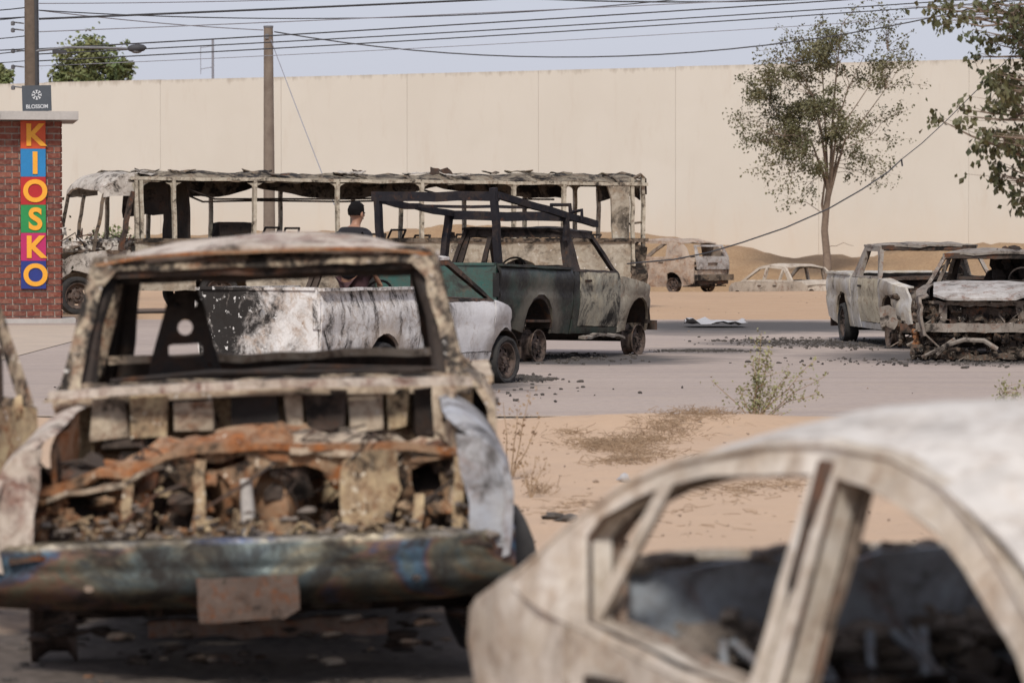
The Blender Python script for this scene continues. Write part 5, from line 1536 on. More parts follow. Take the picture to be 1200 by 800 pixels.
# ------------------------------------------------------------------ cars
def car(name, label, loc, h, q, mm, z=0.0, cat='car', roll=0.0):
    root = vroot(name, label, cat, loc, h, roll, 0, z)
    p = Pk(); p.__dict__.update(q); p.root = root
    belt = lambda u: interp(p.belt, u)
    G = lambda k: mm.get(k, mm['side'])
    def W(u, zz):
        b = p.w
        zb = belt(u)
        if zz < zb - .15: b -= .07 * ((zb - .15 - zz) / (zb - .15 - p.zs)) ** 2
        if zz > zb: b -= p.k * (zz - zb)
        t = max(0, (u - (p.u1 - .9)) / .9); b -= .22 * t ** 2.2
        t = max(0, ((p.u0 + .7) - u) / .7); b -= p.rt * t ** 2.2
        return b
    side = lambda s: (lambda u, zz: (u, s * W(u, zz), zz))
    g0, g1 = p.gh[0][0], p.gh[-1][0]
    for s in (1, -1):
        bot = [(u, belt(u) + .004) for u in sorted([g0, g1] + [x for x, _ in p.belt if g0 < x < g1], reverse=True)]
        sheet('greenhouse_frame', root, G('frame'), list(p.gh) + bot, side(s), (0, -s * p.ft, 0), holes=p.wins, res=p.res, jag=.003, buck=.006)
        if p.flange:
            gp_ = [(u, zz) for u, zz in p.gh]
            MB().tube([(u, s * (W(u, zz - .012) + .004), zz - .012) for u, zz in gp_], .006, 6).build('drip_gutter', G('side'), root)
            for wv in p.wins:
                if len(wv) < 5: continue
                lp = dens(wv, .06, 0, 1); lp = lp + lp[:1]
                MB().tube([(u, s * (W(u, zz) - .012), zz) for u, zz in lp], .0065, 5, cap=False).build('window_channel', M['soot2'], root)
            hs = []
            for wv in p.wins:
                cx = sum(q_[0] for q_ in wv) / len(wv); cz = sum(q_[1] for q_ in wv) / len(wv)
                if len(wv) < 5: continue
                hs.append([(cx + (a_ - cx) * .975, cz + (b_ - cz) * .965) for a_, b_ in wv])
            inset = [(a_ * .97, b_ - .035) for a_, b_ in p.gh]
            sheet('door_aperture', root, M['sed_flange'], inset + [(u, zz + .01) for u, zz in bot], lambda u, zz: (u, s * (W(u, zz) - p.ft - .012), zz), (0, -s * .02, 0), holes=hs, res=p.res, jag=.003, buck=.004)
        top = lambda a, b: [(u, belt(u)) for u in sorted({a, b} | {x for x, _ in p.belt if a < x < b})]
        segs = (('rear_quarter', p.u0, p.ud2), ('rear_door', p.ud2 + .008, p.ub - .004), ('front_door', p.ub + .004, p.ud1 - .008), ('front_wing', p.ud1, p.u1))
        for nm, a, b in segs:
            if nm == 'rear_quarter':
                o = [(a + .02, p.zs + .1)] + [(u, zz) for u, zz in p.deck if u < g0] + [(g0, interp(p.deck, g0))] + [(u, belt(u)) for u in sorted({b} | {x for x, _ in p.belt if g0 < x < b})] + [(b, p.zs)] + arch(p.uwr, p.Ra, p.zc, p.zs)
                o = [q_ for q_ in o]
            elif nm == 'front_wing':
                o = [(a, p.zs), (a, belt(a))] + [(u, zz) for u, zz in p.hood if u > g1 - .02] + [(b - .02, p.zs + .1)] + arch(p.uwf, p.Ra, p.zc, p.zs + .03)
            else:
                o = [(a, p.zs)] + top(a, b) + [(b, p.zs)]
            pt = sheet(nm, root, G(nm), o, side(s), (0, -s * .03, 0), res=p.res * 1.2, buck=.022 if nm == 'rear_quarter' else .009, bf=4)
            if 'door' in nm:
                uu_ = a + .1
                MB().beam((uu_, s * (W(uu_, belt(uu_) - .1) + .012), belt(uu_) - .1), (uu_ + .16, s * (W(uu_, belt(uu_) - .1) + .012), belt(uu_) - .1), .02, .025).build('handle', M['soot2'], pt)
                sheet('inner_panel', pt, G('in'), rect(a + .03, p.zs + .05, b - .03, min(belt(a), belt(b)) - .03), lambda u, zz: (u, s * (W(u, zz) - .09), zz), (0, -s * .01, 0), holes=(circ((a + b) / 2, p.zs + .3, .12, 9, .08),), res=.16, jag=.015, buck=.02)
        for uu_ in (p.uwr, p.uwf):
            wheel(root, uu_, s * (p.w - .11), .19, .20, s, width=.16)
            wheel_well(root, uu_, s * (p.w - .36), s * (p.w - .05), p.zc, p.Ra - .02, M['soot'])
    zg = lambda u: interp(p.gh, u)
    def rz(u, v):
        wr = max(.1, W(u, zg(u)))
        return zg(u) + p.crown * (1 - abs(v / wr) ** 2.6)
    us = [p.r0 + (p.r1 - p.r0) * i / 6 for i in range(7)]
    out = [(u, -W(u, zg(u)) - .004) for u in us] + [(p.r1 + .03, 0)] + [(u, W(u, zg(u)) + .004) for u in reversed(us)] + [(p.r0 - .03, 0)]
    sheet('roof', root, G('roof'), out, lambda u, v: (u, v, rz(u, v)), (0, 0, -.025), res=p.res * 1.1, buck=p.rb, bf=3)
    def deckz(tab):
        return lambda u, v: (u, v, interp(tab, u) + .03 * (1 - (v / p.w) ** 2))
    d0, d1 = p.u0 + .02, g0 + .03
    wd = lambda u, tab: W(u, interp(tab, u)) - .03
    sheet('boot_lid', root, G('boot'), [(d0, -wd(d0, p.deck)), (d1, -wd(d1, p.deck)), (d1, wd(d1, p.deck)), (d0, wd(d0, p.deck))], deckz(p.deck), (0, 0, -.025), res=.13, buck=.012)
    d0, d1 = g1 - .05, p.u1 - .03
    um = (d0 + d1) / 2
    sheet('bonnet', root, G('bonnet'), [(d0, -wd(d0, p.hood)), (um, -wd(um, p.hood)), (d1 - .1, -wd(d1, p.hood)), (d1, 0), (d1 - .1, wd(d1, p.hood)), (um, wd(um, p.hood)), (d0, wd(d0, p.hood))], deckz(p.hood), (0, 0, -.025), res=.13, buck=.015)
    z1 = interp(p.deck, p.u0)
    wq_ = W(p.u0, .6)
    sheet('rear_panel', root, G('rear_panel'), [(-wq_, p.zs + .1), (-wq_, z1), (wq_, z1), (wq_, p.zs + .1)], lambda v, zz: (p.u0 + .01 + .10 * (abs(v) / wq_) ** 3 - .04 * math.sin((zz - p.zs) / (z1 - p.zs) * 3.14), v, zz), (.03, 0, 0), holes=[circ(-wq_ + .17, z1 - .16, .09, 9, .06), circ(wq_ - .17, z1 - .16, .09, 9, .06)], res=.1, buck=.012)
    rb_ = MB()
    for i in range(8):
        v0, v1 = -wq_ + .03 + (2 * wq_ - .06) * i / 8, -wq_ + .03 + (2 * wq_ - .06) * (i + 1) / 8
        f = lambda v: (p.u0 - .06 + .12 * (abs(v) / wq_) ** 3, v, p.zs + .14)
        rb_.beam(f(v0), f(v1), .05, .12)
    rb_.build('rear_bumper_beam', M['soot2'], root)
    z1 = interp(p.hood, p.u1); wf = W(p.u1 - .05, .5)
    sheet('front_panel', root, M['suv_frame'], rect(-wf, p.zs + .1, wf, z1), lambda v, zz: (p.u1 - .03 - .2 * (abs(v) / wf) ** 3, v, zz), (-.03, 0, 0), holes=[rect(-.3, p.zs + .2, .3, z1 - .1)], res=.13)
    sheet('floor', root, M['soot'], rect(p.u0 + .1, -p.w + .08, p.u1 - .2, p.w - .08), lambda u, v: (u, v, p.zs + .04), (0, 0, -.03), res=.3, jag=0)
    sheet('rear_bulkhead', root, G('in'), [(-p.w + .12, p.zs + .05), (-p.w + .12, p.bz - .02), (-.3, p.bz), (.25, p.bz + .015), (p.w - .12, p.bz - .01), (p.w - .12, p.zs + .05)], lambda v, zz: (p.ubk - .25 * (zz - p.bz), v, zz), (.03, 0, 0), holes=[circ(.3, p.bz - .22, .07, 8), circ(-.32, p.bz - .20, .06, 8)], res=.11, jag=.02, buck=.03, bf=5)
    for v in (-.36, .36):
        charred_seat(root, p.ub + .02, v, p.zs + .12, .46, p.seat)
    dsh = MB().beam((g1 - .30, -p.w + .1, interp(p.hood, g1) - .12), (g1 - .30, p.w - .1, interp(p.hood, g1) - .12), .14, .12, n=8, bend=.04)
    dsh.build('dashboard_frame', M['soot'], root)
    return root, p

# foreground sedan, its right flank towards us, tail away
bq = dict(flange=True, u0=-1.46, u1=2.45, w=.79, zs=.18, k=.345, rt=.10, ft=.075, res=.075, rb=.012, crown=.075, seat=.40,
          belt=[(-1.5, .86), (-1.10, .86), (-.72, .785), (-.25, .705), (0, .68), (.5, .69), (1.14, .80), (2.5, .7)],
          gh=[(-1.12, .90), (-1.02, .96), (-.88, 1.06), (-.73, 1.145), (-.56, 1.205), (-.23, 1.262), (0, 1.275), (.25, 1.258), (.45, 1.212), (.62, 1.135), (.80, 1.035), (.98, .925), (1.14, .82)],
          wins=[[(-.73, .81), (-.83, 1.00), (-.79, 1.055), (-.62, 1.13), (-.42, 1.172), (-.045, 1.195), (-.055, .715), (-.25, .735)],
                [(-.008, .72), (-.004, 1.19), (.008, 1.19), (.008, .72)], [(.062, .71), (.052, 1.192), (.17, 1.18), (.30, 1.155), (.46, 1.105), (.60, 1.04), (.72, .975), (.87, .885), (.98, .80), (.5, .72)]],
          r0=-.73, r1=.50, ub=0.0, ud2=-.80, ud1=1.05, uwr=-1.05, uwf=1.65, Ra=.31, zc=.25, deck=[(-1.46, .78), (-1.40, .815), (-1.12, .91)], hood=[(1.12, .83), (1.8, .76), (2.3, .66), (2.45, .55)], ubk=-.86, bz=.93)
bmm = dict(side=M['sed'], frame=M['sed'], roof=M['sed_roof'], **{'in': M['sed_in']})
sroot, sp_ = car('foreground_sedan', 'ash white burnt sedan shell, all its side windows gone, its windscreen clouded', (1.217, 8.81), (.5, -.866), bq, bmm)
m = MB().beam((-.76, -.745, .80), (-.56, -.655, 1.15), .022, .03)
m.build('quarter_window_bar', M['sed'], sroot)
MB().beam((-.70, .745, .80), (-.50, .655, 1.16), .022, .03).build('quarter_window_bar', M['sed'], sroot)
for s in (-1, 1):   # deep pillars between the doors
    MB().tube([(0, s * .70, .60), (0, s * .655, .95), (0, s * .575, 1.22)], [.05, .045, .04], 8).build('centre_pillar', M['soot2'], sroot)
def ws(a, t):
    u = .47 + .68 * t
    w_ = .628 + .10 * t
    zz = (1.205 + .075 * (1 - abs(a) ** 2.6)) * (1 - t) + (.835 + .03 * (1 - a * a)) * t + .045 * math.sin(math.pi * t)
    return (u + .12 * (1 - a * a) * t + .03 * (1 - a * a) * (1 - t), a * w_, zz)
sheet('windscreen', sroot, M['sed_glass'], [(-1, 0), (1, 0), (1, .97), (-1, .97)], ws, (-.004, 0, -.006), res=.1, jag=.004, buck=.01, bf=4, label='ash clouded windscreen still in place')
rnd = random.Random(41)
m = MB()
for k in range(260):
    m.lump((rnd.uniform(-.80, -.25), rnd.uniform(-.66, .66), rnd.uniform(.3, .62)), rnd.uniform(.03, .07), rnd.uniform(0, 99), .5, 7)
m.build('charred_upholstery', M['soot'], sroot, kind='stuff')
m = MB()
for k in range(120):
    m.lump((rnd.uniform(-.84, -.72), rnd.uniform(-.66, .66), rnd.gauss(.72, .03)), rnd.uniform(.02, .05), rnd.uniform(0, 99), .6, 7, (1, 1.5, .8))
for k in range(14):
    m.lump((rnd.uniform(-.9, -.82), rnd.uniform(-.6, .6), .935), rnd.uniform(.015, .04), rnd.uniform(0, 99), .6, 7, (1, 1.6, .7))
m.build('ash_on_seat', M['pale_ash'], sroot, kind='stuff')
m = MB()
for k in range(9):
    v = rnd.uniform(-.6, .6)
    m.tube([(-.7, v, .75), (-.55, v + rnd.uniform(-.1, .1), .62), (-.5, v + rnd.uniform(-.2, .2), .45)], .012, 6)
m.build('seat_springs', M['sed_in'], sroot, kind='stuff')

# hatchback by the end of the bus
fq = dict(flange=False, u0=-1.85, u1=2.2, w=.83, zs=.14, k=.22, rt=.06, ft=.06, res=.14, rb=.03, crown=.06, seat=.45,
          belt=[(-1.9, .92), (-1.5, .92), (1.25, .86), (2.3, .75)],
          gh=[(-1.72, .93), (-1.55, 1.20), (-1.38, 1.33), (-1.0, 1.38), (0, 1.40), (.45, 1.32), (.9, 1.10), (1.25, .88)],
          wins=[[(-.90, .96), (-.90, 1.30), (-.08, 1.32), (-.05, .95)], [(.08, .95), (.05, 1.32), (.38, 1.27), (.75, 1.08), (1.0, .93)]],
          r0=-1.40, r1=.40, ub=0.0, ud2=-.94, ud1=1.0, uwr=-1.12, uwf=1.45, Ra=.31, zc=.24, deck=[(-1.85, .80), (-1.80, .88), (-1.72, .94)], hood=[(1.22, .89), (1.8, .82), (2.2, .68)], ubk=-1.0, bz=.85)
fmm = dict(side=M['far_tan'], frame=M['far_tan'], roof=M['far_tan'], **{'in': M['soot2']})
froot, fp = car('hatchback', 'rust and ash coloured hatchback with its tail out beyond the bus', (4.04, 105.3), (-.74, .67), fq, fmm, z=-.06)
sheet('tailgate', froot, M['suv'], [(-.68, .62), (-.70, .95), (-.60, 1.28), (.60, 1.28), (.70, .95), (.68, .62)], lambda v, zz: (-1.90 + .42 * max(0, zz - .93) * 1.1, v, zz), (.03, 0, 0), holes=[[(-.58, .97), (-.52, 1.23), (.52, 1.23), (.58, .97)], rect(-.22, .70, .22, .80)], res=.14, buck=.02)
MB().beam((-1.94, -.78, .40), (-1.94, .78, .40), .10, .16, n=8, bend=.02).build('rear_bumper', M['bus_in'], froot)

# low sedan in the hollow
gq2 = dict(flange=False, u0=-2.1, u1=2.1, w=.80, zs=.2, k=.30, rt=.06, ft=.06, res=.14, rb=.02, crown=.05, seat=.4,
           belt=[(-2.1, .86), (-1.3, .86), (1.1, .84), (2.1, .75)],
           gh=[(-1.45, .88), (-.95, 1.26), (-.6, 1.31), (0, 1.33), (.4, 1.27), (.75, 1.08), (1.15, .86)],
           wins=[[(-1.2, .92), (-.98, 1.12), (-.86, 1.20), (-.80, .92)], [(-.74, .92), (-.78, 1.22), (-.05, 1.25), (-.04, .91)], [(.07, .91), (.05, 1.25), (.35, 1.20), (.65, 1.05), (.92, .90)]],
           r0=-.92, r1=.36, ub=0.0, ud2=-.78, ud1=.95, uwr=-1.3, uwf=1.35, Ra=.32, zc=.28, deck=[(-2.1, .78), (-1.9, .88), (-1.45, .90)], hood=[(1.12, .87), (1.7, .80), (2.1, .66)], ubk=-1.0, bz=.8)
gmm2 = dict(side=M['far_white'], frame=M['far_white'], roof=M['far_white'], **{'in': M['soot2']})
car('sunken_sedan', 'pale burnt sedan sitting low in a hollow before the slender tree', (7.78, 108.8), (-.5, .87), gq2, gmm2, z=-.70)

# ------------------------------------------------------------------ the bus
def build_bus():
    root = vroot('burnt_bus', 'long burnt out bus skeleton with sagging roof and no windows', 'bus', (2.03, 81.7), (-.906, -.42))
    rnd = random.Random(23)
    def u_near(px):
        k = (px - 600) / F_PX
        return 11 - (k * 76 + 7.43) / (.906 - .42 * k)
    ZW, ZC, ZR = 1.42, 2.58, 2.72
    HW = 1.2
    L0, L1 = -.35, 11.0
    for s in (1, -1):
        sheet('side_panel', root, M['bus'], [(L0 + .4, .45), (L0 + .4, ZW), (L1, ZW), (L1, .45)] + arch(9.2, .55, .5, .45) + arch(2.6, .55, .5, .45), lambda u, zz: (u, s * HW, zz), (0, -s * .05, 0), res=.22, jag=.012, buck=.03)
        MB().beam((L0, s * HW, ZW + .02), (L1, s * HW, ZW + .03), .09, .08, n=24, bend=.03, seed=s).build('waist_rail', M['bus_in'], root)
        MB().beam((L0, s * (HW - .01), ZC + .03), (L1 + .1, s * (HW - .01), ZC + .10), .06, .065, n=30, bend=.05, seed=3 + s).build('cant_rail', M['bus_post'], root)
        sheet('cove_panel', root, M['bus_in'], [(L0 + .9, ZC - .24), (L0 + .9, ZC + .10), (L1 - .2, ZC + .12), (L1 - .2, ZC - .14), (8.4, ZC - .26), (7.6, ZC - .05), (6, ZC - .30), (4.4, ZC - .2), (3.5, ZC - .02), (2.6, ZC - .22)], lambda u, zz: (u, s * (HW - .10 - .25 * max(0, ZC + .12 - zz) * (1 if s < 0 else .2)), zz), (0, -s * .02, 0), res=.2, jag=.02, buck=.05, bf=2) if s < 0 else None
        pxs = (163, 169, 207, 298, 397, 495, 603, 660) if s > 0 else None
        us = [u_near(q) for q in pxs] if s > 0 else [10.8, 9.9, 8.55, 7.0, 5.4, 4.3, 2.8, 1.4, .2]
        for i, u in enumerate(us):
            m = MB()
            w = .105 if s > 0 else .09
            b = rnd.uniform(-.05, .05)
            m.beam((u + b * .3, s * (HW - .02), ZW), (u + b, s * (HW - .03), ZC + .06), w, .07, up=(1, 0, 0), n=6, bend=.012, seed=i + 3)
            for sg in (-1, 1):
                q0 = Vector((u + b, s * (HW - .03), ZC + .02))
                tri = [q0, q0 + Vector((sg * .17, 0, 0)), q0 + Vector((sg * .07, 0, -.05)), q0 + Vector((sg * .03, 0, -.15)), q0 + Vector((0, 0, -.15))]
                m.add([v_ + Vector((0, .015, 0)) for v_ in tri] + [v_ - Vector((0, .015, 0)) for v_ in tri], [(0, 1, 2, 3, 4), (9, 8, 7, 6, 5)] + [(k_, (k_ + 1) % 5, 5 + (k_ + 1) % 5, 5 + k_) for k_ in range(5)])
            m.build('window_post', M['bus_post'], root)
        for uu in (9.2, 2.6):
            wheel(root, uu, s * (HW - .18), .40, .29, s, width=.22, tyre=.42)
    # wide rear corner panel and open rear frame
    sheet('rear_corner_panel', root, M['bus'], [(.10, ZW), (.06, ZC + .05), (.62, ZC + .05), (.50, ZC - .25), (.46, ZW)], lambda u, zz: (u, HW - .005, zz), (0, -.06, 0), res=.15, jag=.012, buck=.02)
    sheet('rear_lower_panel', root, M['bus_in'], [(L0, .4), (L0, ZW - .15), (L0 + .38, ZW), (L0 + .38, .4)], lambda u, zz: (u, HW - .02, zz), (0, -.05, 0), res=.14, jag=.03, buck=.06, bf=4)
    for u, v, z1 in ((-.02, 1.18, 2.75), (-.30, 1.12, 2.78), (-.33, .3, 2.80), (-.33, -1.1, 2.75)):
        MB().beam((u, v, .9), (u + .02, v * .98, z1), .08, .07, up=(1, 0, 0), n=6, bend=.05, seed=u).build('rear_post', M['bus_post'], root)
    m = MB()
    m.tube([(-.02, 1.18, 2.74), (-.2, 1.16, 2.82), (-.34, 1.1, 2.72), (-.36, 1.08, 2.4)], .03, 6)
    m.tube([(.3, 1.15, 1.75), (-.3, 1.1, 1.82)], .025, 6).tube([(.1, 1.1, 1.2), (-.33, 1.08, 1.5)], .025, 6)
    m.tube([(-.33, 1.1, 2.72), (-.35, 0, 2.86), (-.33, -1.1, 2.72)], .035, 6)
    m.build('rear_frame', M['bus_in'], root)
    sheet('rear_dome', root, M['bus_in'], [(-1.1, 2.25), (-1.1, 2.72), (0, 2.86), (1.0, 2.72), (1.0, 2.30), (.3, 2.4), (-.5, 2.3)], lambda v, zz: (-.30, v, zz), (.03, 0, 0), res=.18, jag=.03, buck=.05)
    # roof: thin sagging sheet with rips, hoops beneath
    def rz(u, v):
        e = abs(v) / HW
        sag = -.05 * math.exp(-((u - 5) / 2.2) ** 2) + .05 * nz(u * .9, v * .6, 2) + .03 * nz(u * 2.3, v * 1.5, 7)
        return ZR - .06 + .17 * (1 - e ** 3) + sag * (1.0 if e < .97 else .5)
    hs = [[(1.2, -.5), (1.5, .4), (2.3, .5), (2.2, -.4)], [(6.1, .1), (6.6, .7), (7.3, .5), (7.0, -.3)], [(3.6, -.8), (4.4, -.2), (4.9, -.7)], [(8.6, .2), (9.1, .6), (9.5, .1), (9.0, -.3)]]
    sheet('roof', root, M['bus_roof'], [(L0, -HW), (L1 + .15, -HW), (L1 + .15, HW), (L0 + .2, HW)], lambda u, v: (u, v, rz(u, v)), (0, 0, -.035), holes=hs, res=.15, jag=.02, buck=.03, bf=3)
    for i in range(12):
        u = .3 + i * .95
        MB().tube([(u, -HW + .03, ZC + .06), (u, -HW * .8, ZR + .02), (u + .02, 0, ZR + .08 + .03 * nz(i * 3.1, 1, 1)), (u, HW * .8, ZR + .02), (u, HW - .03, ZC + .06)], .028, 6).build('roof_hoop', M['bus_in'], root)
    for i in range(20):
        u = rnd.uniform(.3, 11); v = rnd.uniform(.2, 1.1); a = rnd.uniform(-.5, .5)
        L, w = rnd.uniform(.08, .35), rnd.uniform(.03, .09)
        lift = rnd.uniform(.0, .05)
        sheet('roof_scrap', root, rnd.choice((M['bus_roof'], M['bus_in'], M['bus_ash'], M['soot2'])), rect(-L, -w, L, w), lambda x, y: (u + x * math.cos(a) - y * math.sin(a), v + x * math.sin(a) + y * math.cos(a), rz(u, v) + .03 + lift * (x / L) ** 2 + .03 * nz(x * 5 + i, y * 5, 2)), (0, 0, .02), res=.07, jag=.03, buck=.03, bf=6)
    sheet('lifted_roof_flap', root, M['soot2'], [(-.22, 0), (.28, .05), (.28, .20), (.05, .12), (-.1, .16)], lambda x, y: (u_near(533) + x, .6, 2.77 + y), (0, .03, 0), res=.08, jag=.03, buck=.02)
    # front: dome over the windscreen, posts, crumpled ash grey bonnet
    def dome(v, t):
        return (11.05 + .62 * math.sin(t * 1.5), v * HW * (1 - .06 * t), ZR + .12 * (1 - v ** 4) - .36 * (1 - math.cos(t * 1.5)) - .02)
    sheet('front_dome', root, M['bus_ash'], [(-1, 0), (1, 0), (1, 1), (.3, 1.05), (-.4, .97), (-1, 1)], dome, (-.04, 0, -.02), res=.12, jag=.02, buck=.03, bf=3)
    for s in (1, -1):
        sheet('dome_cheek', root, M['bus_ash'], [(11.0, 2.36), (11.0, ZR + .08), (11.3, ZR + .02), (11.62, 2.46), (11.66, 2.30)], lambda u, zz: (u, s * (HW - .03), zz), (0, -s * .04, 0), res=.12, jag=.015, buck=.03)
        MB().beam((11.62, s * 1.12, 2.38), (11.85, s * 1.08, 1.18), .06, .06, up=(1, 0, 0), n=6, bend=.03, seed=s * 3).build('windscreen_post', M['bus_in'], root)
    MB().beam((11.66, .0, 2.36), (11.86, .0, 1.2), .06, .06, up=(1, 0, 0), n=6, bend=.04).build('windscreen_post', M['bus_in'], root)
    MB().beam((11.05, 1.16, 2.42), (11.30, 1.14, 1.25), .13, .08, up=(1, 0, 0), n=6, bend=.05).build('door_post', M['soot2'], root)
    sheet('nose_panel', root, M['bus_ash'], [(10.95, .42), (10.95, 1.18), (11.3, 1.32), (11.9, 1.22), (12.5, 1.10), (12.75, .8), (12.75, .5)] + arch(12.15, .42, .44, .48), lambda u, zz: (u, HW - .12 - .12 * max(0, u - 12), zz), (0, -.05, 0), res=.13, jag=.04, buck=.07, bf=3)
    sheet('nose_panel', root, M['bus_ash'], [(10.95, .42), (10.95, 1.18), (11.9, 1.22), (12.5, 1.10), (12.75, .5)] + arch(12.15, .42, .44, .48), lambda u, zz: (u, -HW + .12 + .12 * max(0, u - 12), zz), (0, .05, 0), res=.16, jag=.04, buck=.07, bf=3)
    sheet('crumpled_bonnet', root, M['bus_ash'], [(11.6, -1.0), (12.7, -.85), (12.8, 0), (12.7, .85), (11.6, 1.0)], lambda u, v: (u, v, 1.27 - .25 * max(0, u - 12.2) + .08 * nz(u * 4, v * 4, 3)), (0, 0, -.03), res=.13, jag=.04, buck=.05, bf=5)
    sheet('nose_front', root, M['bus_ash'], [(-.9, .4), (-.85, 1.1), (.85, 1.1), (.9, .4)], lambda v, zz: (12.78, v, zz), (-.04, 0, 0), holes=[rect(-.4, .55, .4, .9)], res=.16, jag=.04, buck=.06)
    for s in (1, -1): wheel(root, 12.15, s * .95, .36, .26, s, width=.2, tyre=.38)
    m = MB()
    for k in range(70):
        m.lump((rnd.uniform(11.0, 12.4), rnd.uniform(.2, 1.12), 1.24 + abs(rnd.gauss(0, .13))), rnd.uniform(.04, .11), rnd.uniform(0, 99), .6, 7, (1.2, 1, .8))
    m.build('crumpled_nose_scrap', M['bus_ash'], root, kind='stuff')
    m = MB()
    for k in range(24):
        a = Vector((rnd.uniform(11.0, 12.2), rnd.uniform(.6, 1.15), rnd.uniform(1.2, 1.5)))
        m.tube([a, a + Vector((rnd.gauss(0, .1), rnd.gauss(0, .1), rnd.uniform(.0, .25))), a + Vector((rnd.gauss(0, .2), rnd.gauss(0, .15), rnd.uniform(-.2, .2)))], .014, 5)
    m.build('nose_wires', M['soot2'], root, kind='stuff')
    # inside: floor, partition, seat frames, hanging cables
    sheet('floor', root, M['soot2'], rect(L0, -HW + .05, 11.6, HW - .05), lambda u, v: (u, v, .85), (0, 0, -.05), res=.5, jag=0)
    sheet('partition', root, M['soot'], [(-.95, .9), (-.95, 2.62), (.5, 2.66), (.55, .9)], lambda v, zz: (u_near(232) - .1, v, zz), (.05, 0, 0), res=.2, jag=.02, buck=.03)
    sheet('driver_screen', root, M['soot'], [(10.0, 2.0), (10.0, 2.62), (10.95, 2.62), (10.95, 1.9)], lambda u, zz: (u, .3, zz), (0, .03, 0), res=.15, jag=.02, buck=.03)
    for i in range(9):
        u = .9 + i * .95
        for v in (-.72, .68):
            if rnd.random() < .2: continue
            m = MB()
            z = .86; h = rnd.uniform(.62, .85); ln = rnd.uniform(.05, .25)
            for w0 in (-.4, .4):
                m.tube([(u, v + w0, z), (u, v + w0, z + .4), (u - ln, v + w0 * .95, z + h)], .025, 6)
            m.tube([(u - ln, v - .38, z + h), (u - ln, v + .38, z + h)], .025, 6)
            m.tube([(u, v - .4, z + .4), (u + .4, v - .4, z + .38), (u + .4, v + .4, z + .38), (u, v + .4, z + .4)], .022, 6)
            m.lump((u + .1, v, z + .35), .2, i + v, .4, 8, (1.1, 1.8, .5))
            m.build('seat_frame', M['soot'], root)
    for v, z0, z1, us in ((-.2, 2.55, 2.30, (9.6, 8.8, 7.6, 6.2, 4.6)), (-.35, 2.5, 2.25, (9.7, 9.0, 7.8, 6.0, 4.2)), (.3, 2.5, 2.28, (4.5, 3.6, 2.4, 1.4))):
        pts = []
        for i, u in enumerate(us):
            pts.append((u, v + .1 * nz(u, 1, v), z0 if i == 0 else z1 + .07 * nz(u * 2, v, 5)))
        MB().tube(pts, .022, 6).build('hanging_cable', M['soot'], root)
    m = MB()
    for k in range(50):
        m.lump((rnd.uniform(.4, 9.6), rnd.uniform(-.9, .9), 1.0 + abs(rnd.gauss(0, .18))), rnd.uniform(.05, .15), rnd.uniform(0, 99), .6, 7)
    m.build('burnt_upholstery', M['soot2'], root, kind='stuff')
    bx = MB().box((8.55, .1, 1.62), (.7, .5, .34), None, .03)
    bx.build('charred_box', M['soot'], root)
build_bus()

# ------------------------------------------------------------------ person in the bed of the small white pickup
def skin(verts, edges, radii, name, mat, parent, root_i=0, sub=2):
    me = bpy.data.meshes.new(name)
    me.from_pydata(verts, edges, [])
    o = bpy.data.objects.new(name, me); COL.objects.link(o)
    md = o.modifiers.new('s', 'SKIN'); md.use_smooth_shade = True
    for i, v in enumerate(me.skin_vertices[0].data):
        r = radii[i]
        v.radius = r if isinstance(r, tuple) else (r, r)
        v.use_root = (i == root_i)
    sb = o.modifiers.new('d', 'SUBSURF'); sb.levels = sub; sb.render_levels = sub
    dg = bpy.context.evaluated_depsgraph_get()
    m2 = bpy.data.meshes.new_from_object(o.evaluated_get(dg))
    bpy.data.objects.remove(o, do_unlink=True)
    m2.name = name
    m2.materials.clear(); m2.materials.append(mat)
    m2.polygons.foreach_set('use_smooth', [True] * len(m2.polygons))
    ob = bpy.data.objects.new(name, m2); COL.objects.link(ob); ob.parent = parent
    return ob

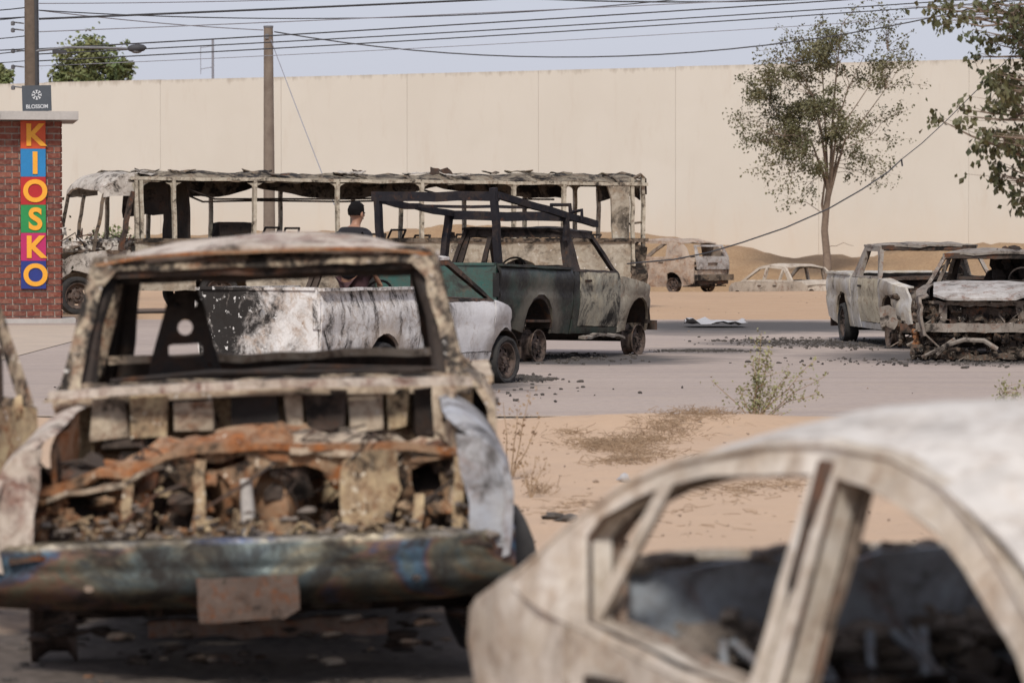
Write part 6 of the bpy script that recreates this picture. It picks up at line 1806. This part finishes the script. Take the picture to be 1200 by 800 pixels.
def build_person():
    x, y = -1.70, 41.10
    root = empty('person', (x, y, .445), (0, 0, R(50)))
    root.scale = (.957, .957, .957)
    tag(root, 'person with short black hair and dark shirt standing in the white pickup bed', 'person')
    # faces +x; one continuous body
    V, E, Rr = [], [], []
    def add(p, r, par=None):
        V.append(p); Rr.append(r)
        if par is not None: E.append((par, len(V) - 1))
        return len(V) - 1
    pel = add((0, 0, .82), (.115, .15))
    w1 = add((.0, 0, .97), (.10, .135), pel)
    ch = add((.01, 0, 1.14), (.115, .165), w1)
    sh = add((.01, 0, 1.28), (.085, .13), ch)
    nk = add((.035, 0, 1.35), .052, sh)
    n2 = add((.055, 0, 1.40), .052, nk)
    h1 = add((.075, 0, 1.455), (.082, .070), n2)
    h2 = add((.068, 0, 1.515), (.095, .078), h1)
    h3 = add((.055, 0, 1.565), (.070, .062), h2)
    for s in (1, -1):
        a = add((.0, s * .16, 1.255), .042, sh)
        a2 = add((-.01, s * .21, 1.19), .040, a)
        el = add((-.02, s * .24, .99), .038, a2)
        wr = add((.12, s * .22, .80), .027, el)
        hd = add((.17, s * .215, .745), (.018, .034), wr)
        for k in range(4):
            f1 = add((.195 + .004 * k, s * (.19 + .018 * k), .70), .009, hd)
            add((.20 + .006 * k, s * (.185 + .018 * k), .665 + .006 * abs(k - 1.5)), .008, f1)
        t1 = add((.195, s * .185, .735), .010, hd)
        add((.215, s * .175, .71), .009, t1)
        hp = add((0, s * .085, .76), .085, pel)
        kn = add((.03, s * .095, .43), .055, hp)
        an = add((-.01, s * .10, .085), .038, kn)
        ft = add((.06, s * .105, .035), .035, an)
        add((.16, s * .115, .028), .030, ft)
    body = skin(V, E, Rr, 'body', M['skin'], root)
    # shirt
    V2 = [(0, 0, .72), (.0, 0, .97), (.01, 0, 1.14), (.008, 0, 1.275), (.025, 0, 1.325)]
    R2 = [(.165, .20), (.135, .172), (.150, .20), (.128, .178), .080]
    E2 = [(0, 1), (1, 2), (2, 3), (3, 4)]
    for s in (1, -1):
        n = len(V2)
        V2 += [(.0, s * .175, 1.265), (-.01, s * .22, 1.19), (-.018, s * .238, 1.06)]
        R2 += [.088, .084, .074]
        E2 += [(3, n), (n, n + 1), (n + 1, n + 2)]
    skin(V2, E2, R2, 'shirt', M['shirt'], root)
    V3 = [(0, 0, .84)]; R3 = [(.14, .17)]; E3 = []
    for s in (1, -1):
        n = len(V3)
        V3 += [(0, s * .085, .75), (.02, s * .092, .58), (.03, s * .097, .46)]
        R3 += [.105, .09, .085]
        E3 += [(0, n), (n, n + 1), (n + 1, n + 2)]
    skin(V3, E3, R3, 'shorts', M['shorts'], root)
    # hair cap, ears, nose, brows
    m = MB()
    nseg, nr = 20, 10
    c = Vector((.058, 0, 1.515))
    vs, fs = [], []
    for i in range(nr + 1):
        t = i / nr * 2.05
        for k in range(nseg):
            a = 2 * math.pi * k / nseg
            dx = math.sin(t) * math.cos(a); dy = math.sin(t) * math.sin(a); dz = math.cos(t)
            lim = 1.0
            if dx > .35 and dz < .35: lim = .80      # hairline above the face
            rr = (1 + .05 * nz(dx * 6, dy * 6, dz * 6)) * lim
            vs.append(c + Vector((dx * .112 * rr, dy * .092 * rr, dz * .108 * rr + .01)))
    for i in range(nr):
        for k in range(nseg):
            fs.append((i * nseg + k, i * nseg + (k + 1) % nseg, (i + 1) * nseg + (k + 1) % nseg, (i + 1) * nseg + k))
    m.add(vs, fs)
    m.build('hair', M['hair'], root)
    for s in (1, -1):
        MB().lump((.055, s * .083, 1.487), .032, 2, .1, 8, (.7, .35, 1.1)).build('ear', M['skin'], root)
        MB().lump((.152, s * .032, 1.502), .012, 1, .05, 8, (.6, 1.2, .7)).build('eye', M['hair'], root)
    MB().lump((.168, 0, 1.478), .022, 1, .1, 8, (1, .7, 1.1)).build('nose', M['skin'], root)
    MB().lump((.155, 0, 1.44), .020, 1, .1, 8, (.6, 1.1, .4)).build('mouth', M['shorts'], root)
build_person()
